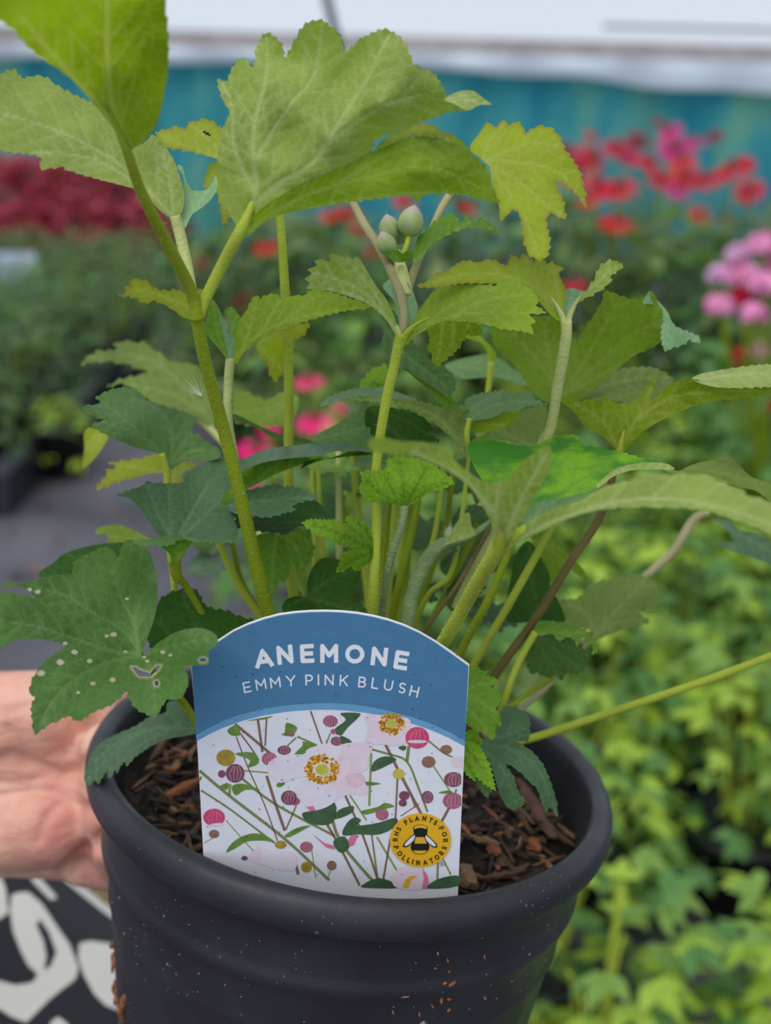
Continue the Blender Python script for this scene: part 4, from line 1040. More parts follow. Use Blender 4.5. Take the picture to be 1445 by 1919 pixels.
# the far side of the cloth carries the same kind of blotches
far_side = (V - np.repeat(path, NS, 0)) @ (RC @ np.array([0, 0, 1.0])) < -0.01
q = V*26
blot = np.clip((np.sin(q[:, 0] + 1.7*np.sin(q[:, 2])) + np.sin(q[:, 1]*1.1 + 1.3*np.sin(q[:, 0]*.9)) - .15), -.5, .5)
wv = .5 + np.where(far_side | (px > 330), blot, wv)
def cloth_mat():
    m, nt, out = newmat('patterned_cloth'); L = nt.links.new
    a = N(nt, 'ShaderNodeAttribute', attribute_name='print'); cr = N(nt, 'ShaderNodeValToRGB'); e = cr.color_ramp.elements
    e[0].position = .45; e[0].color = c4((30, 32, 38)); e[1].position = .55; e[1].color = c4((208, 204, 194)); L(a.outputs['Fac'], cr.inputs[0])
    p = N(nt, 'ShaderNodeBsdfPrincipled', i_Roughness=.85); L(cr.outputs[0], p.inputs['Base Color'])
    tc = N(nt, 'ShaderNodeTexCoord'); w = N(nt, 'ShaderNodeTexWave', i_Scale=300.0); L(tc.outputs['Object'], w.inputs['Vector']); b = N(nt, 'ShaderNodeBump', i_Strength=.15, i_Distance=.0005); L(w.outputs['Fac'], b.inputs['Height']); L(b.outputs[0], p.inputs['Normal'])
    L(p.outputs[0], out.inputs[0]); return m
tag(mesh('clothing', V, Fc, cloth_mat(), person, attrs={'print': wv.astype(float)}), 'black cloth with large off-white blotches')
# ------------------------------------------------------------------ the anemone
plant = empty('anemone_plant', PC + SZ*PN, 'leafy green anemone plant with hairy stems and toothed leaves growing in the black pot', 'plant')

def tps(ctrl):
    P = np.array([(x/100, y/100) for (x, y, d) in ctrl]); d = np.array([c[2] for c in ctrl]); n = len(P)
    if n <= 3:
        Aa = np.c_[np.ones(n), P]; w = np.linalg.lstsq(Aa, d, rcond=None)[0]
        return lambda q: np.c_[np.ones(len(q)), q/100] @ w
    def U(r2): return np.where(r2 > 0, r2*np.log(np.maximum(r2, 1e-12)), 0)
    K = U(((P[:, None]-P[None])**2).sum(-1)); K += np.eye(n)*.02
    T = np.c_[np.ones(n), P]; M = np.zeros((n+3, n+3)); M[:n, :n] = K; M[:n, n:] = T; M[n:, :n] = T.T
    w = np.linalg.lstsq(M, np.r_[d, 0, 0, 0], rcond=None)[0]
    return lambda q: U(((q[:, None]/100-P[None])**2).sum(-1)) @ w[:n] + np.c_[np.ones(len(q)), q/100] @ w[n:]

def outline(out, teeth):
    P = catmull(out, 5, True)
    # even resample
    Q = np.r_[P, P[:1]]; L = np.r_[0, np.cumsum(np.linalg.norm(np.diff(Q, axis=0), axis=1))]
    n = max(24, int(L[-1]/2.8)); s = np.linspace(0, L[-1], n, endpoint=False)
    # keep the traced points too, so that tips stay sharp
    s = np.unique(np.r_[s, L[:-1][::5]]); keep = [s[0]]
    for v in s[1:]:
        if v - keep[-1] > 1.2: keep.append(v)
    s = np.array(keep); R = np.c_[np.interp(s, L, Q[:, 0]), np.interp(s, L, Q[:, 1])]
    if teeth:
        amp, per = teeth[0]*1.75, teeth[1]*1.2; tot = L[-1]
        T = np.roll(R, -1, 0) - np.roll(R, 1, 0); T /= np.linalg.norm(T, axis=1)[:, None] + 1e-9
        area = 0.5*np.sum(R[:, 0]*np.roll(R[:, 1], -1) - np.roll(R[:, 0], -1)*R[:, 1])
        nrm = np.c_[T[:, 1], -T[:, 0]]*(1 if area > 0 else -1)
        f = s/tot; fade = np.clip(np.minimum(f, 1-f)/.14 - .6, 0, 1)
        ph = s/per + .35*np.sin(s/per*.7); saw = ph - np.floor(ph); saw = np.where(f < .5, saw, 1-saw)**1.4
        R = R + nrm*(amp*(saw-.35)*fade)[:, None]
    return R

def patch(out, dep, veins=None, teeth=(3.0, 15), holes=(), spots=(), g=5.5, ruffle=.0007, pucker=.0008, mainw=3.2):
    R = outline(out, teeth); b = np.array(out[0], float)
    if veins is None:
        D = np.linalg.norm(R - b, axis=1); t = R[D.argmax()]; veins = [[tuple(b), tuple((b+t)/2 + np.array([(t-b)[1], -(t-b)[0]])*.04), tuple(t)]]
        ax = (t-b)/np.linalg.norm(t-b)
        for sgn in (1, -1):
            side = [(np.linalg.norm(p-b), p) for p in R if 18 < abs(math.degrees(math.atan2(ax[0]*(p-b)[1]-ax[1]*(p-b)[0], (p-b) @ ax))) < 75 and sgn*(ax[0]*(p-b)[1]-ax[1]*(p-b)[0]) > 0]
            if side:
                m = max(side, key=lambda q: q[0])[1]; veins.append([tuple(b), tuple(b + (m-b)*.95)])
    veins = [catmull(v, 5) for v in veins]
    sec = []
    for v in veins:
        L = np.r_[0, np.cumsum(np.linalg.norm(np.diff(v, axis=0), axis=1))]
        step = max(20, L[-1]/7.5); s = step*.8
        k = 0
        while s < L[-1]*.95:
            p = np.array([np.interp(s, L, v[:, 0]), np.interp(s, L, v[:, 1])]); i = min(np.searchsorted(L, s), len(v)-1); d = v[i]-v[i-1]; d = d/(np.linalg.norm(d)+1e-9)
            for sg in (1, -1):
                a = math.radians(44)*sg; dd = np.array([d[0]*math.cos(a)-d[1]*math.sin(a), d[0]*math.sin(a)+d[1]*math.cos(a)])
                l = .34*L[-1]*(1-.55*s/L[-1]); sec.append([p + sg*0*dd, p + dd*l*.5 + d*l*.03, p + dd*l + d*l*.12])
            s += step; k += 1
    lo, hi = R.min(0), R.max(0)
    gx, gy = np.meshgrid(np.arange(lo[0], hi[0], g), np.arange(lo[1], hi[1], g*.87)); gx[1::2] += g/2
    G = np.c_[gx.ravel(), gy.ravel()] + nrs.uniform(-.12, .12, (gx.size, 2))*g
    for (sx, sy, sr) in spots:
        for rr_, m in ((0, 1), (sr*.6, 6), (sr, 8), (sr*1.5, 9)): G = np.r_[G, [(sx + rr_*math.cos(6.283*k/m), sy + .7*rr_*math.sin(6.283*k/m)) for k in range(m)]]
    pin = [tuple(p) for p in R]
    keep = inside(pin, G[:, 0], G[:, 1]); G = G[keep]
    if len(G):
        dist, _ = seg_dist(G, np.r_[R, R[:1]]); G = G[dist > g*.45]
    allp = np.r_[R, G] if len(G) else R
    n = len(R); edges = [(i, (i+1) % n) for i in range(n)]; pts = [Vector(p) for p in allp]
    for H in holes:
        h0 = len(pts); pts += [Vector(p) for p in H]; edges += [(h0+i, h0+(i+1) % len(H)) for i in range(len(H))]
    vv, _, ff, _, _, _ = delaunay_2d_cdt(pts, edges, [], 1, 1e-4)
    Q = np.array([tuple(v) for v in vv]); ff = [tuple(f) for f in ff]
    cen = np.array([Q[list(f)].mean(0) for f in ff]); ok = inside(pin, cen[:, 0], cen[:, 1])
    for H in holes: ok &= ~inside([tuple(p) for p in H], cen[:, 0], cen[:, 1])
    ff = [f for f, k in zip(ff, ok) if k]
    used = sorted({i for f in ff for i in f}); mp = {u: i for i, u in enumerate(used)}; Q = Q[used]; ff = [tuple(mp[i] for i in f) for f in ff]
    vein = np.zeros(len(Q)); broad = np.zeros(len(Q))
    for v in veins:
        D, t = seg_dist(Q, v); w = mainw*(1-.6*t); vein = np.maximum(vein, np.exp(-(D/w)**2)); broad = np.maximum(broad, np.exp(-(D/9)**2))
    for v in sec:
        D, t = seg_dist(Q, v); vein = np.maximum(vein, .6*np.exp(-(D/2.4)**2)*(1-t*.6)); broad = np.maximum(broad, .7*np.exp(-(D/7)**2)*(1-t*.5))
    De, _ = seg_dist(Q, np.r_[R, R[:1]]); edge = np.exp(-(De/4.5)**2)*np.clip(np.linalg.norm(Q-b, axis=1)/60 - .3, 0, 1)
    spot = np.zeros(len(Q))
    for (sx, sy, sr) in spots: spot = np.maximum(spot, (np.hypot(Q[:, 0]-sx, (Q[:, 1]-sy)/.7) < sr*1.1).astype(float))
    for H in holes:
        D, _ = seg_dist(Q, np.array(list(H) + [H[0]], float)); spot = np.maximum(spot, .8*np.exp(-(D/2.5)**2))
    ph = (b[0]*.37 + b[1]*.11) % 6
    d = tps(dep)(Q) + ruffle*np.sin(Q[:, 0]/23 + ph)*np.cos(Q[:, 1]/19 + ph*2) + pucker*(broad - .5)
    return at(Q[:, 0], Q[:, 1], d), ff, vein, edge, spot

def leaf(mat, out, dep, extra=(), lbl=None, **kw):
    V = []; Fc = []; mi = []; a1 = []; a2 = []; a3 = []; mats = []
    for (m, o, d, k) in [(mat, out, dep, kw)] + [(e[0], e[1], e[2], e[3] if len(e) > 3 else {}) for e in extra]:
        v, f, ve, ed, sp_ = patch(o, d, **k); n = len(V)
        if LM[m] not in mats: mats.append(LM[m])
        V += v.tolist(); Fc += [tuple(i+n for i in q) for q in f]; mi += [mats.index(LM[m])]*len(f); a1 += list(ve); a2 += list(ed); a3 += list(sp_)
    return tag(mesh('leaf', V, Fc, mats, plant, True, mi, {'vein': a1, 'edge': a2, 'spot': a3}), lbl)

HAIRM = plain('stem_hair', (206, 210, 176), .6)
def stem(pts, w, mat='stem', hairs=0, name='stem', sides=12):
    """pts: (px, py, depth); w: pixel width or list"""
    ws = list(w) if isinstance(w, (list, tuple)) else [w]*len(pts)
    C_ = catmull([np.r_[p, ww] for p, ww in zip(pts, ws)], 8)
    P = at(C_[:, 0], C_[:, 1], C_[:, 2]); R = C_[:, 3]*C_[:, 2]/F/2
    v, f = tube_geo(P, R, sides); o = mesh(name, v, f, SM[mat], plant)
    if hairs:
        mb = MB()
        for i in range(hairs):
            t = rnd.random()*(len(P)-1.001); k = int(t); q = P[k] + (P[k+1]-P[k])*(t-k); d = nrs.normal(size=3); tn = P[k+1]-P[k]; tn /= np.linalg.norm(tn); d -= tn*(d @ tn); d /= np.linalg.norm(d)
            s = np.cross(tn, d)*.00004; r = R[k]; l = rnd.uniform(.0004, .0012); mb.add([q+d*r*.95-s, q+d*r*.95+s, q+d*(r+l)+tn*rnd.uniform(-.0003, .0003)], [(0, 1, 2)])
        h = mb.build('stem_hairs', HAIRM, plant, smooth=False); h.parent = o; tag(h, kind='stuff')
    return o

# ---- stems
stem([(600,1440,.452),(560,1300,.425),(503,1150,.398),(455,950,.378),(418,800,.366),(385,680,.354),(368,590,.346)], [26,26,27,25,24,24,24], 'dkstem', 260)
stem([(370,600,.346),(358,545,.343),(310,450,.332),(265,360,.320),(241,292,.3135),(222,245,.312),(205,205,.311),(190,190,.311)], [25,24,23,21,19,12,6,2], 'dkstem', 80)
stem([(369,600,.347),(385,560,.346),(415,500,.344),(447,440,.340),(466,400,.3395),(478,365,.3405),(484,330,.343)], [24,22,23,24,17,10,4], 'stem', 60)
stem([(368,585,.350),(355,520,.352),(340,450,.353),(328,405,.352)], [18,20,22,20], 'pale', 60)
stem([(560,1420,.46),(470,1000,.425),(430,800,.405),(428,720,.402),(432,672,.400)], [14,14,15,17,18], 'pale', 160)
stem([(600,1420,.47),(548,1100,.44),(541,900,.425),(541,700,.412),(535,560,.405),(525,410,.398),(516,330,.393)], [18,19,18,18,18,15,14], 'stem', 200)
stem([(690,1420,.45),(698,1150,.402),(706,980,.392),(705,880,.388),(722,760,.38),(738,690,.376),(752,625,.372)], [18,20,19,18,19,20,22], 'stem', 260)
stem([(760,1420,.47),(850,1150,.44),(960,940,.42),(1025,820,.405),(1046,720,.398),(1060,640,.392),(1062,602,.390)], [18,18,20,20,20,21,20], 'pale', 260)
stem([(1060,622,.391),(1055,598,.3905),(1044,575,.3895),(1032,556,.389)], [15,13,8,2], 'pale')
stem([(1063,622,.3905),(1067,595,.390),(1078,570,.3885),(1092,550,.387)], [13,11,7,2], 'pale')
stem([(751,645,.3735),(746,622,.3715),(734,598,.370),(722,580,.3685)], [15,12,7,2], 'pale')
stem([(754,645,.3735),(762,625,.3715),(780,608,.3695),(806,594,.367)], [15,12,7,2], 'stem')
stem([(1150,880,.411),(1160,850,.408),(1165,825,.4055),(1172,800,.404)], [12,15,9,2], 'stem')
stem([(740,1400,.43),(790,1270,.40),(845,1180,.37),(890,1100,.348),(925,1040,.333),(937,1000,.326),(930,930,.318)], [26,26,26,28,30,28,16], 'stem', 120)
stem([(930,1040,.334),(975,1000,.326),(1060,962,.318)], [20,24,14], 'stem')
stem([(800,1400,.46),(900,1225,.435),(955,1130,.425),(1000,1050,.42),(1042,975,.416)], [14,15,15,15,12], 'stem', 120)
stem([(850,1400,.46),(935,1255,.437),(1000,1165,.43),(1065,1060,.425),(1128,960,.42),(1160,840,.408)], [16,17,17,16,16,12], 'brown', 140)
stem([(800,1380,.45),(870,1210,.42),(915,1125,.405),(958,1020,.40),(975,960,.40)], [15,16,16,15,12], 'dkstem', 160)
stem([(900,1400,.455),(990,1385,.455),(1100,1350,.45),(1250,1300,.44),(1360,1262,.432),(1520,1200,.42)], [14,15,15,15,15,14], 'stem')
stem([(905,1380,.46),(1010,1300,.475),(1100,1200,.49),(1200,1090,.50),(1260,1035,.51),(1300,975,.515),(1330,960,.515)], [12,13,14,15,16,18,12], 'pink')
stem([(920,1380,.44),(943,1320,.428),(968,1250,.423),(1003,1185,.42)], [14,13,13,14], 'stem', 80)
stem([(940,1335,.45),(990,1300,.455),(1040,1268,.455)], [10,11,11], 'dkstem')
stem([(700,1400,.44),(757,1190,.415),(772,1116,.41),(795,1058,.407),(828,1020,.404),(870,1008,.402),(900,992,.402),(920,975,.402)], [28,27,27,28,24,16,12,7], 'grey', 120)
stem([(760,1240,.43),(806,1168,.42),(862,1089,.412),(918,990,.41)], 8, 'brown')
stem([(700,1300,.44),(722,1100,.402),(736,1035,.394),(753,985,.389),(759,948,.387)], [15,15,15,14,14], 'grey', 120)
stem([(752,632,.374),(757,590,.375),(745,535,.385),(715,470,.395),(685,425,.40),(660,378,.405)], [20,16,20,20,17,15], 'pink')
stem([(757,600,.378),(765,540,.388),(800,450,.40),(825,395,.405),(850,355,.41)], [14,18,12,14,17], 'pink')
stem([(760,560,.384),(752,510,.388),(745,470,.389)], [34,26,12], 'pale')
stem([(880,850,.402),(875,815,.398),(880,785,.396)], [11,11,11], 'stem')
stem([(905,800,.45),(915,731,.45),(921,680,.45)], [10,11,13], 'stem')
stem([(330,1130,.415),(316,1000,.41),(314,900,.408),(303,850,.405)], [12,13,14,12], 'stem')
stem([(395,1180,.41),(350,1100,.40),(332,1080,.395),(327,1050,.392)], [13,14,20,24], 'dkstem', 40)
stem([(380,1380,.41),(345,1318,.40),(300,1275,.385),(264,1226,.372)], [14,14,13,10], 'dkstem')
stem([(520,1100,.52),(440,870,.52),(405,815,.52),(370,785,.52)], [14,14,14,10], 'pale')
for (x0, x1, x2, y2, d, w, m) in ((560,462,410,1015,.44,13,'stem'),(590,470,437,1030,.445,11,'dkstem'),(640,560,545,1080,.46,14,'brown'),(640,618,603,1010,.45,10,'stem'),(660,640,636,1005,.46,13,'pale'),(720,742,779,965,.44,14,'dkstem'),(715,746,752,1005,.445,12,'stem'),(735,775,815,1000,.44,11,'stem'),(745,790,835,985,.45,12,'dkstem'),(750,800,850,1060,.43,10,'stem'),(765,830,905,960,.45,11,'dkstem'),(700,690,665,900,.47,14,'stem'),(705,712,730,930,.46,12,'dkstem'),(730,690,640,940,.48,12,'dkstem'),(660,600,590,1000,.47,12,'stem'),(740,755,765,1000,.46,16,'dkstem'),(720,728,741,940,.45,13,'stem')):
    y3 = 845 if x2 > 585 else (985 if x2 > 500 else 955)
    stem([((x0+690)/2, 1400, .46), (x0, 1250, .45), (x1, 1120, d), (x2, y2, d - .005), (x2 + max(-30, min(30, (x2-x1)/(1120-y2+40)*(y2-y3)*.5)), y3, d - .008)], [w, w, w, w, w*.7], m)

# ---- upper leaves (undersides, lit from above)
leaf('lit', [(244,280),(225,255),(200,225),(150,165),(110,130),(65,100),(30,62),(0,40),(-45,10),(-75,-40),(-60,-120),(30,-170),(150,-160),(250,-110),(300,-50),(309,0),(315,60),(316,100),(314,140),(309,168),(302,205),(290,240),(270,265),(254,276)],
     [(244,278,.313),(0,40,.262),(309,0,.292),(60,-150,.240),(205,120,.307),(100,20,.268),(316,110,.300)], veins=[[(244,278),(215,215),(202,120),(200,-20),(190,-120)],[(240,270),(190,205),(110,115),(30,20)]], teeth=(3,26), mainw=6)
leaf('pale', [(325,410),(300,395),(268,360),(238,350),(180,335),(130,320),(117,313),(95,316),(75,316),(76,304),(70,292),(0,282),(-60,270),(-60,160),(0,140),(12,133),(28,132),(36,142),(45,147),(65,142),(85,145),(115,165),(200,210),(262,268),(287,252),(312,278),(330,310),(345,365),(340,398)],
     [(325,408,.354),(238,350,.350),(-60,220,.325),(20,135,.345),(312,278,.364),(120,316,.338),(330,330,.362)], veins=[[(325,408),(240,320),(120,250),(-20,205)],[(325,408),(318,340),(300,275)],[(290,370),(180,300),(60,285)]])
leaf('blue', [(343,428),(336,402),(345,340),(332,312),(342,312),(348,335),(358,355),(368,357),(385,356),(398,343),(404,328),(408,348),(400,368),(380,388),(360,402),(349,425)], [(343,428,.356),(405,330,.366),(335,312,.372)], teeth=None)
leaf('yellow', [(432,300),(380,290),(340,281),(310,276),(292,250),(305,243),(320,240),(333,236),(345,243),(352,232),(368,226),(385,223),(400,228),(414,240),(432,248)], [(432,300,.372),(292,250,.388),(400,226,.39)],
     extra=[('yellow', [(412,300),(393,308),(386,325),(382,350),(395,358),(405,360),(412,385),(415,410),(420,422),(430,408),(433,395),(425,380),(420,350),(420,310)], [(412,300,.378),(420,421,.37),(382,350,.385)])], spots=(), lbl='yellow-green toothed leaf with a dark insect spot')
leaf('pale', [(447,434),(441,421),(425,392),(416,366),(408,297),(411,265),(417,241),(430,211),(417,186),(407,153),(414,149),(425,153),(433,131),(452,109),(466,118),(475,125),(480,89),(494,66),(505,63),(519,73),(530,86),(535,108),(549,81),(569,48),(588,38),(607,39),(627,56),(641,75),(647,96),(677,73),(713,56),(732,58),(754,75),(768,97),(776,120),(800,131),(816,140),(837,178),(854,195),(876,207),(845,209),(802,224),(758,239),(722,252),(706,262),(690,286),
              (640,312),(577,338),(520,370),(480,400)],
     [(447,432,.341),(483,300,.333),(544,197,.331),(605,42,.329),(410,250,.341),(430,140,.340),(535,110,.338),(577,313,.329),(627,261,.326),(718,200,.324),(800,165,.330),(732,60,.332),(876,207,.338),(802,224,.340),(706,262,.343),(650,160,.337),(690,286,.342),(530,280,.337),(470,330,.338)],
     veins=[[(470,392),(481,350),(484,291),(544,197),(588,142),(604,45)],[(475,385),(520,345),(577,313),(627,261),(718,200),(790,178)],[(476,330),(476,240),(497,150),(500,70)],[(600,285),(680,160),(730,65)],[(478,360),(440,280),(435,200),(418,158)]], mainw=4.5, ruffle=.001,
     extra=[('lit2', [(460,440),(480,400),(520,370),(577,338),(640,312),(690,286),(700,282),(729,271),(773,256),(816,255),(851,256),(874,274),(889,294),(912,314),(917,335),(924,355),(935,381),(903,373),(874,366),(840,363),(800,364),(778,378),(772,368),(743,367),(718,371),(649,380),(594,389),(538,399),(497,416),(470,438)],
             [(460,440,.341),(520,370,.336),(640,312,.336),(690,286,.342),(816,255,.345),(935,381,.352),(800,366,.345),(650,380,.341),(538,399,.340),(780,315,.333),(870,320,.340)], dict(veins=[[(465,432),(560,372),(690,332),(800,312),(900,352)],[(640,340),(740,285),(840,262)],[(470,436),(600,386),(760,362),(870,364)]], mainw=3.5)),
            ('yellow', [(703,278),(714,266),(729,252),(745,244),(758,238),(778,233),(796,231),(816,238),(832,248),(852,257),(816,256),(773,257),(729,272)], [(703,278,.338),(796,231,.346),(850,257,.340)]),
            ('pale', [(833,186),(858,172),(885,170),(905,183),(921,196),(900,197),(876,207),(854,196)], [(833,186,.327),(921,196,.335),(876,207,.327)], dict(teeth=None))], lbl='large pale green leaf seen from below at the top middle')
leaf('yellow', [(906,302),(895,292),(883,285),(882,271),(898,250),(912,230),(921,233),(929,238),(944,224),(953,234),(970,227),(979,236),(985,248),(1000,239),(1014,236),(1034,240),(1049,256),(1060,280),(1072,297),(1087,320),(1092,340),(1098,367),(1097,391),(1087,373),(1069,355),(1046,340),(1043,349),(1055,373),(1060,411),(1043,404),(1028,402),(1025,419),(1030,445),(1031,463),(1024,482),(1014,487),(999,483),(985,466),(979,431),(973,402),(962,393),(947,407),(937,414),(935,387),(924,349),(918,314)],
     [(906,302,.386),(1097,391,.372),(1014,486,.362),(944,224,.396),(937,414,.374),(1034,240,.386),(1000,310,.380),(1060,411,.367)], veins=[[(906,302),(945,285),(1000,268),(1055,275)],[(906,300),(1000,308),(1055,330),(1096,388)],[(906,303),(965,335),(1020,380),(1057,408)],[(906,305),(945,350),(985,410),(1010,480)],[(906,300),(915,265),(945,232)]], lbl='yellow-green drooping leaf with reddish toothed edges')
leaf('mid', [(773,490),(784,442),(796,436),(807,422),(831,404),(851,401),(858,410),(863,419),(874,404),(889,413),(903,409),(921,420),(932,431),(940,440),(924,432),(898,426),(860,431),(831,445),(807,460),(787,487)], [(773,490,.387),(851,402,.396),(940,440,.38)])
leaf('pale', [(751,630),(742,603),(726,564),(704,534),(687,506),(676,487),(668,481),(660,486),(650,479),(647,486),(637,479),(619,475),(619,491),(604,486),(589,489),(594,498),(576,505),(584,512),(571,523),(580,530),(574,541),(590,542),(629,548),(671,562),(698,576),(726,603),(744,632)],
     [(751,630,.372),(573,522,.345),(668,481,.352),(700,576,.364),(630,520,.352)], veins=[[(750,628),(700,565),(650,530),(580,510)],[(715,570),(680,520),(640,480)],[(715,580),(650,548),(580,538)]], teeth=None)
leaf('blue', [(757,632),(747,600),(742,570),(722,545),(718,533),(740,520),(765,530),(782,570),(781,583),(775,600)], [(757,632,.3745),(720,535,.384),(782,575,.380)], teeth=None)
leaf('lit2', [(433,682),(440,661),(442,626),(448,602),(462,581),(472,560),(481,553),(488,560),(493,555),(516,550),(525,560),(533,555),(554,554),(573,552),(585,542),(615,546),(651,557),(694,575),(639,584),(580,600),(549,609),(512,623),(481,642),(458,661),(444,681)],
     [(433,682,.400),(694,575,.376),(481,553,.398),(560,552,.394),(512,623,.392),(560,600,.388)], veins=[[(436,678),(480,630),(560,595),(690,576)],[(455,655),(470,610),(480,558)],[(480,632),(510,590),(525,562)],[(520,612),(560,580),(600,550)]], teeth=(2.5,14),
     extra=[('yellow', [(481,645),(488,671),(500,680),(505,701),(514,716),(524,708),(533,699),(545,668),(554,636),(568,630),(578,614),(575,604),(549,609),(512,623)], [(481,645,.412),(514,716,.42),(578,614,.412)])])
leaf('mid', [(431,684),(420,666),(403,645),(386,624),(386,598),(394,567),(400,562),(408,576),(412,600),(418,630),(425,652)], [(431,684,.400),(395,565,.392),(386,624,.388)], teeth=None,
     extra=[('blue', [(431,682),(424,655),(416,620),(404,570),(408,574),(420,602),(429,625),(440,630),(441,661),(436,676)], [(431,682,.401),(404,570,.398),(440,632,.404)], dict(teeth=None)), ('mid', [(431,628),(433,607),(425,595),(421,582),(427,576),(437,576),(446,588),(451,598),(443,625)], [(431,628,.406),(427,576,.41),(451,598,.41)], dict(teeth=None))])
leaf('yellow', [(375,590),(349,597),(323,580),(295,565),(281,566),(269,569),(260,563),(246,557),(221,554),(237,547),(231,539),(246,535),(241,527),(253,523),(265,523),(279,530),(293,541),(312,544),(328,542),(349,548),(373,541),(382,548)], [(375,590,.388),(222,552,.375),(260,525,.380)], veins=[[(372,585),(320,562),(270,545),(230,550)]])
leaf('dull', [(403,803),(375,785),(340,770),(300,759),(272,745),(246,726),(222,719),(199,727),(222,712),(241,707),(275,698),(253,688),(229,681),(199,678),(170,680),(152,684),(163,669),(185,657),(208,656),(218,653),(214,646),(227,640),(243,640),(257,642),(267,641),(281,650),(300,662),(323,678),(352,681),(375,690),(390,720),(398,760)],
     [(403,803,.52),(152,684,.49),(222,719,.50),(267,641,.53),(352,681,.53)], veins=[[(400,795),(340,720),(270,670),(170,670)],[(385,775),(310,735),(215,718)]], teeth=(3,22))

# ---- middle left, upper faces
leaf('top', [(319,880),(314,866),(299,850),(259,840),(229,829),(203,817),(171,797),(196,788),(176,781),(156,768),(160,760),(190,755),(179,746),(200,733),(223,727),(249,727),(266,739),(276,750),(296,757),(326,766),(356,776),(366,787),(359,809),(373,815),(389,829),(411,843),(411,858),(386,863),(352,863),(333,872)],
     [(319,878,.408),(158,765,.385),(223,728,.402),(366,787,.425),(411,850,.412),(240,800,.388),(322,790,.418)], veins=[[(319,872),(322,820),(300,770),(240,745)],[(318,868),(270,820),(180,785)],[(322,866),(350,820),(362,800)],[(325,868),(360,845),(405,848)],[(316,864),(250,800),(190,752)]], teeth=(2,16))
leaf('yellow', [(308,884),(280,888),(250,896),(216,906),(180,919),(190,901),(198,891),(200,881),(218,875),(205,868),(226,863),(250,861),(273,856),(296,851),(306,866)], [(308,884,.425),(180,919,.418),(240,860,.43)],
     extra=[('yellow', [(313,905),(319,880),(339,869),(356,864),(369,869),(359,879),(343,886),(339,905)], [(313,905,.425),(369,869,.43),(340,900,.425)], dict(teeth=None))])
leaf('yellow', [(190,805),(166,802),(157,816),(158,840),(153,874),(160,877),(183,853),(200,826),(205,812)], [(190,805,.46),(156,876,.46),(205,812,.46)], teeth=None)
leaf('dark', [(326,1006),(301,1006),(279,976),(256,946),(240,933),(218,929),(240,919),(270,909),(273,902),(293,905),(342,905),(344,892),(373,873),(399,862),(422,862),(436,890),(442,930),(446,960),(438,976),(446,990),(440,1013),(399,1012),(366,1010),(345,1006)],
     [(326,1006,.388),(218,929,.378),(273,903,.392),(399,862,.412),(444,960,.395),(440,1013,.386),(350,950,.400)], veins=[[(318,1004),(295,960),(276,908)],[(320,1004),(318,960),(316,910)],[(338,1000),(370,940),(415,870)],[(345,1003),(400,950),(440,915)]], teeth=(1.8,13),
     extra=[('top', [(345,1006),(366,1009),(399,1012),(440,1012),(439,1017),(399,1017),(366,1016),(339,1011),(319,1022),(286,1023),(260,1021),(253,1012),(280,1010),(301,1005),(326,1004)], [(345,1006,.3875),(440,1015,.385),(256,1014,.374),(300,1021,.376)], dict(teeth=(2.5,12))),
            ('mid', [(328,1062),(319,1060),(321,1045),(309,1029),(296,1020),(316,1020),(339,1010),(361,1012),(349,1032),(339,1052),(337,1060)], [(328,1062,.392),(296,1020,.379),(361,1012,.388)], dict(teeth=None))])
leaf('dark', [(425,950),(449,926),(472,916),(505,909),(519,907),(532,912),(552,912),(575,920),(597,933),(572,939),(549,947),(553,957),(532,962),(502,970),(475,967),(445,964)], [(425,950,.395),(597,933,.380),(505,909,.402),(502,970,.378)], veins=[[(430,948),(500,938),(590,932)]], teeth=(2.5,12))
leaf('dark', [(446,900),(446,867),(467,855),(492,844),(523,838),(556,834),(585,830),(606,826),(647,830),(675,836),(699,847),(668,846),(639,845),(612,850),(620,859),(606,855),(564,857),(512,863),(481,871),(450,886)], [(446,895,.394),(699,847,.405),(606,826,.418),(512,863,.392)], teeth=None,
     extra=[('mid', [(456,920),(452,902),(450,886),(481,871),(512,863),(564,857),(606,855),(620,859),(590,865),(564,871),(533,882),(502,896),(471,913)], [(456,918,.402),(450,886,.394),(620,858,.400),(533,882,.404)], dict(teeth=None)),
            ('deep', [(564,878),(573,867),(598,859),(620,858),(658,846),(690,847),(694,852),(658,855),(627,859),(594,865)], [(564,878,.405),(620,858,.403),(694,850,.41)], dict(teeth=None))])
leaf('mid', [(436,915),(422,926),(414,955),(426,946),(437,932)], [(436,915,.386),(414,955,.380),(437,932,.386)], teeth=None)
